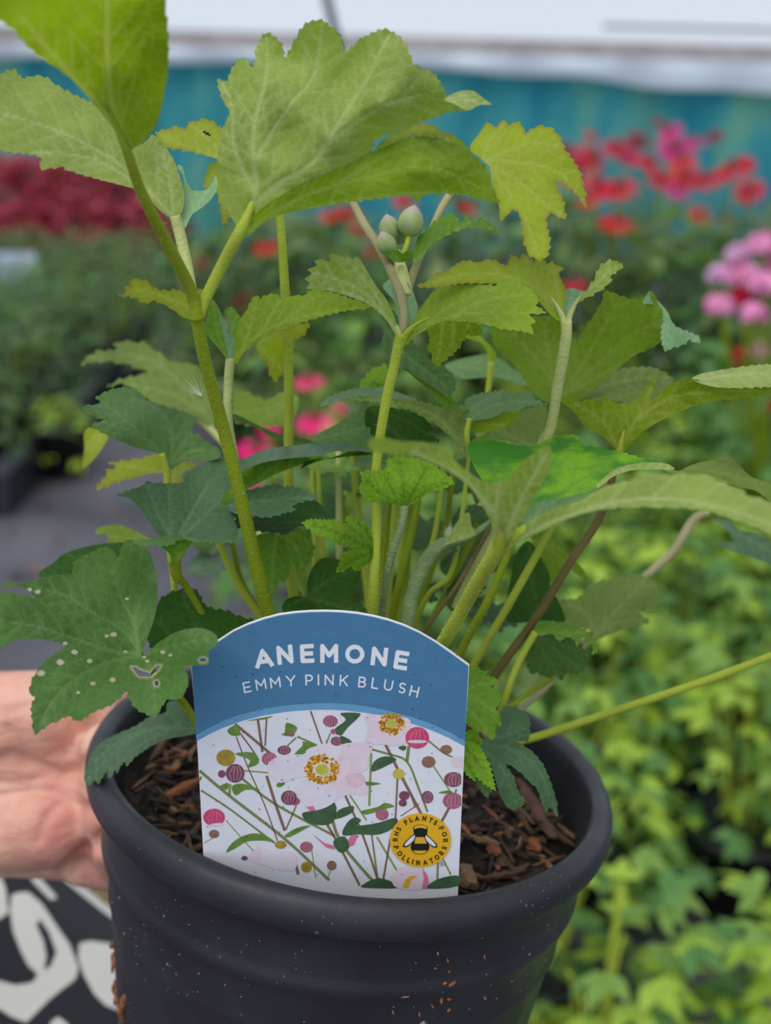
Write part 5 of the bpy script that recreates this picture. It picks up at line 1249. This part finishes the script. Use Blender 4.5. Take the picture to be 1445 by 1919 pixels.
leaf('top', [(264,1226),(279,1189),(293,1143),(295,1090),(288,1058),(276,1027),(253,1012),(236,1013),(226,1028),(222,1045),(210,1029),(192,1025),(169,1036),(154,1042),(137,1058),(134,1079),(110,1079),(87,1082),(58,1089),(32,1093),(15,1089),(5,1096),(12,1102),(32,1096),(47,1103),(70,1123),(44,1115),(15,1111),(0,1111),(-30,1118),(-45,1150),(-30,1200),(0,1213),(17,1204),(44,1198),(87,1199),(122,1210),
      (99,1227),(79,1244),(61,1271),(55,1300),(65,1306),(58,1323),(60,1346),(65,1376),(87,1361),(108,1352),(128,1342),(148,1352),(174,1335),(198,1326),(218,1314),(236,1297),(241,1309),(253,1326),(270,1337),(291,1344),(299,1332),(314,1311),(334,1311),(349,1294),(353,1271),(346,1249),(372,1247),(390,1245),(391,1233),(393,1218),(408,1206),(403,1188),(378,1177),(349,1179),(320,1189),(291,1209),(274,1226)],
     [(264,1226,.366),(253,1015,.386),(160,1045,.372),(293,1100,.384),(-40,1150,.335),(10,1096,.345),(120,1205,.350),(65,1375,.330),(150,1350,.336),(236,1297,.350),(291,1343,.338),(352,1265,.342),(405,1198,.334),(340,1185,.348),(200,1130,.366),(130,1280,.342)],
     veins=[[(264,1226),(247,1160),(222,1110),(205,1060)],[(264,1224),(232,1183),(174,1148),(122,1117),(50,1095)],[(262,1226),(203,1218),(116,1189),(58,1172),(-20,1160)],[(262,1228),(186,1247),(116,1294),(70,1360)],[(266,1228),(285,1260),(292,1338)],[(268,1226),(320,1212),(400,1194)]], teeth=(2.2,15), mainw=2.8, g=5,
     holes=[[(246,1250),(255,1251),(263,1256),(274,1259),(282,1262),(287,1254),(293,1248),(301,1247),(297,1256),(288,1262),(283,1268),(272,1268),(260,1268),(253,1258)],[(290,1277),(295,1275),(298,1280),(294,1286),(290,1283)],[(373,1236),(380,1232),(388,1236),(384,1240),(376,1240)]],
     spots=((113,1241,6),(140,1222,5),(122,1206,4),(168,1239,4.5),(174,1281,4),(211,1274,4.5),(77,1262,6),(213,1189,5),(200,1192,3.5),(55,1105,4),(71,1109,4.5),(235,1221,3),(305,1222,4),(319,1228,3),(238,1122,3),(276,1239,3),(147,1298,3),(288,1261,5),(270,1231,3)), lbl='large green leaf with insect holes and pale spots at the lower left')
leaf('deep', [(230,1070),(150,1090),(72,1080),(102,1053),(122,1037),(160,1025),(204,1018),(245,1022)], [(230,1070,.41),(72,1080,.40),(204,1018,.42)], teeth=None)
leaf('olive', [(282,1012),(247,1014),(227,1022),(203,1018),(200,1000),(180,1001),(186,989),(221,983),(250,994)], [(282,1012,.45),(180,1000,.46),(221,983,.46)], teeth=None)
leaf('deep', [(400,1250),(330,1240),(280,1210),(282,1160),(292,1135),(310,1115),(335,1105),(360,1102),(375,1114),(383,1132),(400,1140),(425,1144),(450,1155),(480,1166),(488,1200),(440,1245)], [(400,1250,.395),(282,1180,.395),(360,1102,.41),(485,1190,.41)], veins=[[(400,1245),(370,1180),(340,1115)],[(400,1240),(440,1190),(480,1170)],[(395,1245),(330,1200),(290,1160)]])
leaf('mid', [(508,998),(520,1000),(552,990),(569,996),(581,1010),(590,1025),(583,1048),(575,1058),(569,1072),(556,1062),(546,1048),(544,1071),(533,1092),(523,1089),(517,1108),(507,1121),(498,1100),(490,1060),(479,1029),(481,1004)], [(520,998,.405),(507,1120,.412),(569,1072,.410),(590,1022,.416),(479,1029,.414)], veins=[[(518,1000),(512,1050),(508,1115)],[(522,1000),(550,1020),(568,1066)],[(525,998),(560,1003),(585,1025)]], teeth=(2.5,12))
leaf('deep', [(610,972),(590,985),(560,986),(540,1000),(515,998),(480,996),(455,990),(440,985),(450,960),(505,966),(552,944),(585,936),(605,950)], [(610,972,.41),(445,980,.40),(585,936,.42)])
leaf('young', [(700,1038),(700,1014),(697,998),(691,988),(683,979),(668,972),(656,967),(647,971),(650,984),(639,979),(631,975),(616,974),(591,973),(575,974),(566,981),(579,992),(589,1000),(602,1006),(616,1012),(637,1021),(660,1027),(654,1031),(639,1041),(635,1056),(630,1072),(647,1069),(658,1062),(663,1069),(675,1069),(685,1058),(695,1054)], [(700,1036,.392),(566,981,.372),(656,967,.386),(630,1071,.382),(640,1000,.375)], veins=[[(699,1034),(650,1005),(575,980)],[(700,1030),(690,1000),(660,970)],[(698,1036),(670,1045),(635,1066)],[(699,1032),(665,995),(640,980)],[(699,1038),(688,1052),(668,1066)]], teeth=(3,8))
leaf('young', [(759,951),(735,944),(719,940),(696,942),(679,930),(672,913),(679,903),(675,886),(693,881),(710,882),(726,876),(725,860),(746,856),(779,859),(812,870),(832,886),(851,903),(832,916),(806,923),(779,940)], [(759,950,.387),(675,900,.378),(746,856,.392),(851,903,.380),(760,900,.384)], veins=[[(759,949),(755,905),(750,862)],[(759,949),(785,905),(800,870)],[(759,949),(800,920),(845,903)],[(758,949),(730,910),(728,880)],[(758,949),(715,925),(680,895)],[(758,949),(720,940),(690,938)]], teeth=(3,9))
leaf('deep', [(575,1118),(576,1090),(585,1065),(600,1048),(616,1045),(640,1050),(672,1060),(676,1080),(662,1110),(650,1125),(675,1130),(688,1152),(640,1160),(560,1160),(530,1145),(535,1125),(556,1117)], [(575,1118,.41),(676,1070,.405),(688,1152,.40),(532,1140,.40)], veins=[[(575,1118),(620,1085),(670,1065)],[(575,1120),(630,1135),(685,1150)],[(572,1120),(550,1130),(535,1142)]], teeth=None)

# ---- middle and right
leaf('lit2', [(760,636),(768,617),(785,584),(801,559),(818,542),(843,535),(884,532),(926,535),(940,528),(965,527),(980,535),(995,542),(1009,562),(1006,573),(1024,587),(990,589),(1004,600),(995,611),(1000,625),(976,620),(940,616),(923,611),(898,607),(865,603),(829,603),(801,617),(774,632),(764,646)],
     [(760,638,.372),(1024,587,.352),(884,532,.376),(965,527,.370),(940,616,.358),(865,603,.364)], veins=[[(764,636),(820,602),(900,585),(1015,588)],[(800,608),(850,570),(930,540)],[(850,595),(900,565),(990,550)]], teeth=(2,14),
     extra=[('lit', [(829,603),(865,603),(898,607),(900,629),(876,628),(868,640),(854,660),(840,670),(827,682),(817,686),(810,675),(808,664),(801,650),(806,634),(801,618)], [(829,603,.366),(898,607,.362),(817,686,.378)], dict(veins=[[(830,604),(826,640),(818,680)],[(850,605),(850,630),(840,665)],[(880,606),(870,620)]]))])
leaf('yellow', [(1056,602),(1045,600),(1026,584),(1009,564),(995,551),(976,537),(940,533),(871,531),(824,538),(781,537),(801,526),(818,513),(835,508),(860,492),(882,488),(894,492),(909,487),(926,487),(948,497),(955,484),(959,478),(973,483),(981,475),(995,486),(1001,492),(1004,485),(1020,486),(1024,495),(1034,489),(1040,495),(1056,503),(1048,512),(1053,526),(1060,545),(1058,572)],
     [(1056,602,.391),(781,537,.366),(880,488,.382),(981,476,.394),(1056,503,.400),(940,533,.378)], veins=[[(1054,598),(1010,545),(960,520),(880,512),(800,532)],[(1050,592),(1020,540),(985,482)],[(1054,590),(1045,545),(1036,495)]], teeth=(2,12),
     extra=[('blue', [(1060,602),(1054,586),(1062,542),(1092,545),(1097,546),(1081,567),(1067,588)], [(1060,602,.392),(1062,542,.402),(1097,546,.396)], dict(teeth=None)), ('pale', [(1063,604),(1067,587),(1092,551),(1111,526),(1125,498),(1145,487),(1158,492),(1168,496),(1158,509),(1147,515),(1142,531),(1120,548),(1098,559),(1078,573),(1068,598)], [(1063,602,.391),(1145,487,.380),(1142,531,.378)], dict(veins=[[(1064,600),(1100,548),(1155,497)]]))])
leaf('olive', [(1054,746),(1032,748),(1024,755),(994,731),(975,697),(953,671),(928,648),(922,614),(960,600),(1013,592),(1047,600),(1075,641),(1104,603),(1126,569),(1134,545),(1149,549),(1179,559),(1205,559),(1219,546),(1230,562),(1241,584),(1243,610),(1239,640),(1220,652),(1187,667),(1164,686),(1141,705),(1111,731),(1081,751)],
     [(1054,746,.43),(1134,546,.415),(1243,600,.405),(1187,667,.418),(922,614,.44),(960,690,.44),(1075,645,.432),(1160,620,.414)], veins=[[(1056,742),(1110,690),(1180,630),(1240,600)],[(1058,735),(1110,650),(1160,560)],[(1050,740),(1010,680),(960,620)],[(1040,745),(1030,680),(1020,600)],[(1070,735),(1140,695),(1210,655)]], teeth=(2,18),
     extra=[('blue', [(1232,563),(1219,546),(1205,568),(1228,572),(1241,596),(1239,637),(1247,658),(1262,652),(1281,646),(1292,637),(1307,643),(1311,631),(1281,618),(1262,607),(1251,584)], [(1219,546,.405),(1247,658,.402),(1311,631,.41)], dict(teeth=(2.5,12))),
            ('dull', [(1081,752),(1111,731),(1141,705),(1172,690),(1217,688),(1240,695),(1262,712),(1247,731),(1221,756),(1194,768),(1164,752),(1126,752)], [(1081,752,.432),(1262,712,.425),(1217,688,.435)], dict(veins=[[(1081,750),(1160,715),(1255,710)]]))])
leaf('lit', [(1160,846),(1145,833),(1126,814),(1096,799),(1077,773),(1050,750),(1062,745),(1081,752),(1111,748),(1126,756),(1136,742),(1149,754),(1179,756),(1194,746),(1213,724),(1233,700),(1228,718),(1221,752),(1247,727),(1266,716),(1300,710),(1338,724),(1387,726),(1445,724),(1500,722),(1500,738),(1445,741),(1390,746),(1338,752),(1289,765),(1255,780),(1224,797),(1194,818),(1174,842)],
     [(1160,846,.408),(1050,750,.392),(1233,700,.400),(1300,712,.388),(1500,728,.366),(1224,797,.398),(1126,800,.402),(1221,752,.404)], veins=[[(1162,842),(1190,790),(1260,745),(1340,735),(1480,730)],[(1158,842),(1130,790),(1070,752)],[(1164,840),(1200,770),(1230,705)]], teeth=(2,16),
     extra=[('pale', [(1298,712),(1311,701),(1353,693),(1398,686),(1445,682),(1500,680),(1500,724),(1445,725),(1387,727),(1338,725)], [(1298,712,.388),(1445,682,.395),(1500,724,.366),(1353,693,.398)], dict(teeth=(2,14)))])
leaf('top', [(782,750),(722,746),(676,743),(636,750),(612,760),(599,759),(618,743),(655,730),(691,727),(728,731),(752,737)], [(782,750,.400),(599,759,.385),(691,727,.41)], teeth=(2,12),
     extra=[('dull', [(868,854),(859,844),(850,822),(834,810),(813,792),(795,783),(770,770),(740,760),(690,752),(636,751),(676,744),(722,747),(782,751),(819,761),(844,760),(874,760),(879,774),(875,813)], [(868,854,.402),(636,751,.392),(782,751,.399),(874,760,.404)], dict(veins=[[(868,850),(830,790),(770,762),(690,750)],[(868,845),(868,800),(872,765)]], teeth=(2.5,14)))])
leaf('top', [(879,789),(869,783),(871,752),(889,740),(920,734),(944,731),(965,737),(996,732),(1000,746),(1024,758),(1005,759),(975,766),(944,771),(923,783),(895,787)], [(879,789,.396),(1024,758,.385),(944,731,.408)], veins=[[(879,786),(930,758),(1010,750)],[(879,784),(890,760),(935,738)]], teeth=(2.5,11),
     extra=[('lit2', [(884,792),(895,787),(929,780),(975,767),(960,790),(935,804),(905,811),(886,808)], [(884,792,.400),(975,767,.405),(905,811,.412)], dict(teeth=None))])
leaf('dull', [(1000,836),(950,826),(910,823),(884,826),(920,807),(965,783),(993,764),(1023,762),(1020,795)], [(1000,836,.42),(884,826,.425),(1010,764,.43)], teeth=None)
leaf('top', [(745,690),(722,664),(712,648),(718,630),(714,600),(716,575),(740,585),(770,633),(789,655),(810,676),(837,691),(853,710),(853,728),(842,742),(813,726),(776,701)], [(745,690,.40),(714,590,.405),(853,715,.41)], teeth=(2,16), veins=[[(714,600),(760,665),(845,730)]],
     extra=[('mid', [(755,688),(776,701),(813,726),(842,742),(857,759),(825,759),(810,737),(783,713)], [(755,688,.401),(857,759,.408),(783,713,.41)], dict(teeth=None))])
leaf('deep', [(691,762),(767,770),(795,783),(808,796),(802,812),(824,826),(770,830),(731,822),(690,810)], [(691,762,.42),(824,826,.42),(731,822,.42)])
leaf('top', [(582,826),(600,810),(630,795),(661,773),(688,757),(694,795),(694,820),(691,838),(661,832),(610,829)], [(582,826,.415),(688,757,.425),(691,838,.415)], teeth=None)
leaf('young', [(719,722),(673,729),(682,709),(691,697),(722,682),(726,700)], [(719,722,.42),(673,729,.42),(722,682,.425)])
leaf('top', [(834,684),(874,670),(920,666),(965,694),(1000,723),(965,717),(923,707),(874,710),(850,702)], [(834,684,.47),(920,666,.48),(1000,723,.46)], teeth=None, extra=[('lit2', [(921,684),(907,648),(886,637),(866,632),(880,626),(905,634),(930,664)], [(921,684,.452),(866,632,.45),(930,664,.452)], dict(teeth=None))])
leaf('olive', [(560,745),(530,735),(500,748),(470,738),(440,728),(436,760),(440,790),(500,800),(545,790)], [(560,745,.50),(440,730,.50),(500,800,.48)], teeth=(3,14))
leaf('top', [(620,842),(570,822),(530,815),(490,800),(440,776),(430,786),(475,800),(520,825),(560,842)], [(620,842,.425),(432,780,.43),(520,812,.43)], teeth=None)
leaf('mott', [(930,935),(892,881),(876,838),(892,825),(929,825),(961,833),(998,835),(1019,827),(1045,817),(1082,816),(1088,833),(1119,838),(1167,849),(1209,859),(1241,867),(1263,878),(1188,870),(1151,880),(1125,902),(1103,923),(1050,934),(997,950),(976,978)],
     [(976,978,.352),(876,838,.392),(1045,817,.398),(1263,878,.365),(1103,923,.350),(1000,890,.372)], veins=[[(976,975),(1040,930),(1130,880),(1250,872)],[(965,965),(930,900),(890,832)],[(985,960),(1030,880),(1060,820)]], teeth=(2,15),
     extra=[('pale', [(1103,923),(1125,902),(1151,880),(1188,869),(1241,867),(1264,879),(1230,880),(1188,881),(1150,893),(1120,915)], [(1103,923,.3495),(1188,870,.362),(1264,879,.364)], dict(teeth=None))])
leaf('olive', [(1235,870),(1262,880),(1273,882),(1296,871),(1328,863),(1340,860),(1357,850),(1367,852),(1386,873),(1407,892),(1430,901),(1445,900),(1500,905),(1500,945),(1445,938),(1417,920),(1386,913),(1340,899),(1302,890),(1261,890)], [(1235,870,.38),(1360,850,.41),(1500,925,.39)], teeth=None)
leaf('pale', [(939,1036),(924,1023),(922,985),(902,945),(876,908),(828,876),(775,855),(733,850),(701,846),(690,830),(706,819),(749,827),(802,830),(839,849),(865,875),(908,902),(945,902),(976,870),(1013,841),(1033,840),(1029,880),(1003,928),(976,976),(960,1008)],
     [(939,1036,.330),(690,832,.268),(775,842,.278),(865,890,.300),(925,930,.312),(1030,842,.306),(1003,928,.315),(960,1005,.325)], veins=[[(937,1030),(930,970),(935,905)],[(938,1030),(970,950),(1025,850)],[(925,960),(860,890),(770,845)]], teeth=None, mainw=5, lbl='pale blurred leaf curling towards the camera right of centre')
leaf('pale', [(939,1036),(962,1005),(982,984),(1019,961),(1082,940),(1135,912),(1209,894),(1289,888),(1336,893),(1342,899),(1389,917),(1400,927),(1445,940),(1510,965),(1510,1035),(1445,1003),(1384,976),(1315,956),(1236,950),(1146,953),(1082,966),(1019,993),(976,1014)],
     [(939,1036,.330),(1082,950,.308),(1289,888,.302),(1510,1000,.268),(1236,950,.292),(1389,917,.292)], veins=[[(940,1032),(1019,985),(1140,944),(1260,935),(1400,965),(1500,1010)]], mainw=4, teeth=(2,28),
     extra=[('top', [(977,986),(997,945),(1050,934),(1103,921),(1156,906),(1215,896),(1135,914),(1082,941),(1019,962)], [(977,986,.325),(1050,934,.335),(1215,896,.318)], dict(teeth=None))], lbl='long pale leaf arching to the right edge, close to the camera')
leaf('mid', [(1000,1186),(1009,1165),(1030,1163),(1048,1166),(1079,1175),(1100,1183),(1115,1202),(1121,1214),(1111,1228),(1109,1208),(1094,1193),(1083,1210),(1067,1190),(1049,1201),(1033,1187),(1015,1192)], [(1000,1186,.42),(1120,1216,.412),(1048,1166,.425)], teeth=(3.5,9),
     extra=[('top', [(1000,1192),(1033,1190),(1079,1197),(1091,1211),(1099,1232),(1097,1254),(1079,1263),(1058,1262),(1056,1274),(1039,1268),(1021,1269),(1003,1260),(996,1265),(987,1244),(990,1214)], [(1000,1192,.424),(1098,1240,.44),(1003,1260,.44)], dict(teeth=(3,13)))])
leaf('deep', [(990,1014),(1015,1046),(1030,1077),(1033,1101),(1051,1135),(1058,1166),(1018,1163),(954,1166),(950,1129),(957,1086),(966,1040)], [(990,1014,.45),(1055,1150,.445),(954,1166,.445)], teeth=None, veins=[[(992,1018),(1000,1090),(1010,1160)]])
leaf('olive', [(995,1012),(1015,995),(1039,1010),(1064,1037),(1094,1068),(1098,1087),(1080,1075),(1066,1068),(1039,1099),(1018,1053)], [(995,1012,.46),(1098,1085,.455),(1039,1099,.46)], teeth=None)
leaf('dull', [(1094,1216),(1112,1184),(1064,1168),(1045,1129),(1085,1120),(1094,1104),(1124,1089),(1164,1080),(1210,1080),(1232,1098),(1240,1122),(1228,1141),(1198,1150),(1217,1165),(1164,1181),(1124,1197)], [(1094,1216,.478),(1240,1122,.487),(1045,1129,.475),(1180,1080,.50)], veins=[[(1094,1214),(1150,1150),(1205,1090)],[(1110,1195),(1160,1165),(1212,1164)],[(1115,1190),(1100,1150),(1060,1130)]], teeth=(3,14))
leaf('dark', [(1334,976),(1350,972),(1369,978),(1386,994),(1417,1000),(1445,1014),(1500,1030),(1500,1085),(1445,1059),(1407,1044),(1369,1031),(1343,1019),(1360,1015),(1373,1016),(1365,996),(1350,984)], [(1334,976,.515),(1500,1055,.48),(1369,1031,.50)], teeth=None)
leaf('mid', [(850,1300),(866,1268),(879,1251),(897,1251),(903,1257),(916,1258),(909,1265),(926,1269),(936,1279),(921,1287),(936,1296),(939,1313),(930,1329),(937,1344),(940,1362),(928,1358),(929,1375),(923,1387),(911,1379),(903,1371),(897,1373),(882,1363),(870,1352),(850,1330)], [(850,1310,.392),(935,1279,.392),(923,1386,.378),(880,1251,.40)], veins=[[(852,1310),(890,1310),(935,1340)],[(852,1308),(890,1285),(930,1279)],[(852,1312),(890,1340),(922,1382)]], teeth=(2,10))
leaf('young', [(845,1370),(872,1372),(882,1367),(893,1371),(904,1388),(899,1398),(909,1414),(918,1435),(924,1456),(929,1481),(918,1476),(909,1470),(895,1457),(888,1463),(878,1454),(868,1443),(848,1420)], [(848,1390,.384),(929,1481,.376),(882,1367,.390)], veins=[[(850,1385),(890,1420),(926,1474)],[(850,1388),(875,1430),(890,1458)],[(850,1380),(880,1385),(900,1394)]], teeth=(3,8),
     extra=[('top', [(885,1440),(900,1455),(922,1478),(916,1490),(911,1494),(905,1487),(895,1473)], [(885,1440,.386),(911,1494,.386),(922,1478,.384)], dict(teeth=(2,8)))])
leaf('dark', [(890,1392),(903,1387),(932,1365),(938,1334),(953,1323),(978,1331),(992,1346),(994,1363),(989,1388),(965,1388),(978,1394),(1003,1414),(1019,1435),(1030,1460),(1040,1491),(1045,1512),(1043,1532),(1032,1513),(1023,1521),(1015,1504),(1007,1479),(990,1464),(973,1446),(948,1431),(963,1456),(969,1477),(975,1489),(984,1497),(980,1510),(971,1514),(959,1517),(944,1504),(934,1481),(928,1460),(917,1429),(900,1404)],
     [(890,1394,.396),(953,1323,.415),(993,1360,.412),(1043,1530,.402),(1010,1430,.400),(971,1514,.394),(940,1440,.393)], veins=[[(892,1394),(960,1405),(1010,1445),(1040,1520)],[(892,1396),(930,1425),(955,1470),(968,1510)],[(892,1392),(940,1380),(985,1365)]], teeth=(1.5,14))
leaf('dark', [(372,1372),(360,1350),(337,1315),(314,1317),(310,1335),(284,1341),(254,1360),(225,1373),(198,1386),(178,1403),(167,1424),(161,1444),(158,1464),(170,1471),(177,1461),(185,1468),(202,1440),(201,1453),(208,1458),(215,1443),(219,1449),(232,1428),(238,1435),(251,1421),(270,1407),(292,1394),(318,1384),(348,1379)],
     [(372,1372,.408),(158,1464,.424),(325,1316,.42),(225,1373,.428),(238,1432,.412),(290,1365,.414)], veins=[[(368,1368),(300,1365),(230,1395),(165,1460)],[(330,1362),(270,1390),(205,1445)],[(300,1362),(230,1385),(175,1430)]], teeth=(1.5,12), lbl='narrow grey-green leaf lying over the left rim of the pot')
# shaded leaves deep inside the clump
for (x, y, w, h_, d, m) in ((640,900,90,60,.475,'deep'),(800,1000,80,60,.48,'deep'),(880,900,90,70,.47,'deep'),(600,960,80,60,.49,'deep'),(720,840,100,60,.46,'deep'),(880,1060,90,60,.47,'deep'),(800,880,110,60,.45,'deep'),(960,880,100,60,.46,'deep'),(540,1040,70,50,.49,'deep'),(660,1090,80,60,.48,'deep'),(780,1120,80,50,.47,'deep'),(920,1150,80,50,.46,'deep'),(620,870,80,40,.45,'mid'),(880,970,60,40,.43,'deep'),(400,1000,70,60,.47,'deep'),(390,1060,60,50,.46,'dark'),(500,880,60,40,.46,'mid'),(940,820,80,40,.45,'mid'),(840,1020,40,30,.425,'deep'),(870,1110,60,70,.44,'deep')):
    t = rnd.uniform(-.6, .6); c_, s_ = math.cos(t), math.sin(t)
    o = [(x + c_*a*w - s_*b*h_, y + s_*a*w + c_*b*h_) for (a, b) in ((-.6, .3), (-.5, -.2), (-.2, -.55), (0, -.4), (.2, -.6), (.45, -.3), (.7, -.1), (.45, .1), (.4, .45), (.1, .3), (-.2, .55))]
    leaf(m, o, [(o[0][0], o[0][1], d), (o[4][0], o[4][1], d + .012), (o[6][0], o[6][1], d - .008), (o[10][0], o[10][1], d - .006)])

# ---- flower buds above the middle node
budm = plain('bud_green', (150, 170, 104), .6, .15, 200); budp = plain('bud_pinkish', (176, 158, 150), .65, .15, 200)
def bud(px, py, d, r, tilt):
    c = at(px, py, d); up = RC @ np.array([math.sin(tilt), math.cos(tilt), .15]); up /= np.linalg.norm(up); u = np.cross(up, (0, 1, 0)); u /= np.linalg.norm(u); w = np.cross(up, u)
    R = r*d/F; V = []; Fc = []; n = 40
    prof = [(-1.0, .12), (-.9, .5), (-.6, .86), (-.2, 1.0), (.3, .95), (.7, .74), (1.0, .45), (1.2, .2), (1.28, .05)]
    for (z, q) in prof:
        for k in range(n):
            a = 2*math.pi*k/n; rr = R*q*(1 + .09*abs(math.sin(2.5*a + z*.6)) - .04); V.append(c + up*z*R*1.1 + rr*(math.cos(a)*u + math.sin(a)*w))
    mi = []
    for i in range(len(prof)-1):
        for k in range(n): Fc.append((i*n+k, i*n+(k+1) % n, (i+1)*n+(k+1) % n, (i+1)*n+k)); mi.append(1 if i >= 5 or (k % 8 == 0) else 0)
    o = mesh('flower_bud', V, Fc, [budm, budp], plant, mi=mi)
    mb = MB()
    for i in range(150):
        j = rnd.randrange(len(V)); p = V[j]; q = (p-c)/np.linalg.norm(p-c); s = np.cross(q, up)*.00005; mb.add([p-s, p+s, p + q*rnd.uniform(.0005, .0014) + up*rnd.uniform(.0002, .0012)], [(0, 1, 2)])
    h = mb.build('bud_hairs', HAIRM, plant, smooth=False); h.parent = o; tag(h, kind='stuff')
bud(769, 418, .392, 24, .25); bud(730, 430, .394, 20, -.2); bud(724, 458, .388, 18, -.35); bud(748, 440, .397, 16, .05); bud(868, 985, .405, 12, .3); bud(842, 1000, .403, 10, .1)
for (p, w) in (([(748,490,.390),(762,460,.391),(767,435,.392)], 10), ([(746,490,.390),(738,465,.392),(731,445,.394)], 9), ([(745,492,.389),(732,480,.388),(726,470,.388)], 8)): stem(p, w, 'stem')
leaf('mid', [(750,492),(735,488),(722,478),(720,470),(735,472),(745,468),(755,475),(762,470),(775,474),(768,486)], [(750,492,.386),(720,472,.382),(775,474,.384)], teeth=None)
leaf('pale', [(830,1022),(845,1010),(850,990),(866,965),(880,962),(884,985),(893,1000),(880,1008),(860,1014)], [(830,1022,.400),(870,962,.404),(893,1000,.398)], teeth=None)
# insect on the yellow leaf
c = at(388, 250, .3795); V = []; Fc = []
mb = MB()
for (dx, dy, r) in ((0, 0, 4.2), (-5, -3, 3.0), (4.5, 3, 2.6)):
    cc = at(388+dx, 250+dy, .379); k = r*.379/F
    for i in range(5):
        t = math.pi*i/4
        for j in range(8): V.append(cc + k*np.array([math.sin(t)*math.cos(j*.785), math.sin(t)*math.sin(j*.785), .8*math.cos(t)]))
    b = len(V) - 40
    for i in range(4):
        for j in range(8): Fc.append((b+i*8+j, b+i*8+(j+1) % 8, b+(i+1)*8+(j+1) % 8, b+(i+1)*8+j))
tag(mesh('small_insect', V, Fc, plain('insect_dark', (40, 38, 26), .5)), 'tiny dark insect on the yellow-green leaf at the upper left', 'insect')
# tuft of seed down caught on the main stem
mb = MB(); c = at(378, 742, .352)
for i in range(16):
    d = nrs.normal(size=3)*.35 + (RC @ np.array([-.5, .8, .2])); d /= np.linalg.norm(d); s = np.cross(d, RC[:, 2])*.00004; mb.add([c-s, c+s, c + d*rnd.uniform(.003, .010)], [(0, 1, 2)])
tag(mb.build('seed_tuft', plain('seed_down', (222, 222, 216), .6), smooth=False), 'wisp of white seed down caught on the main stem', 'seed', kind='stuff')
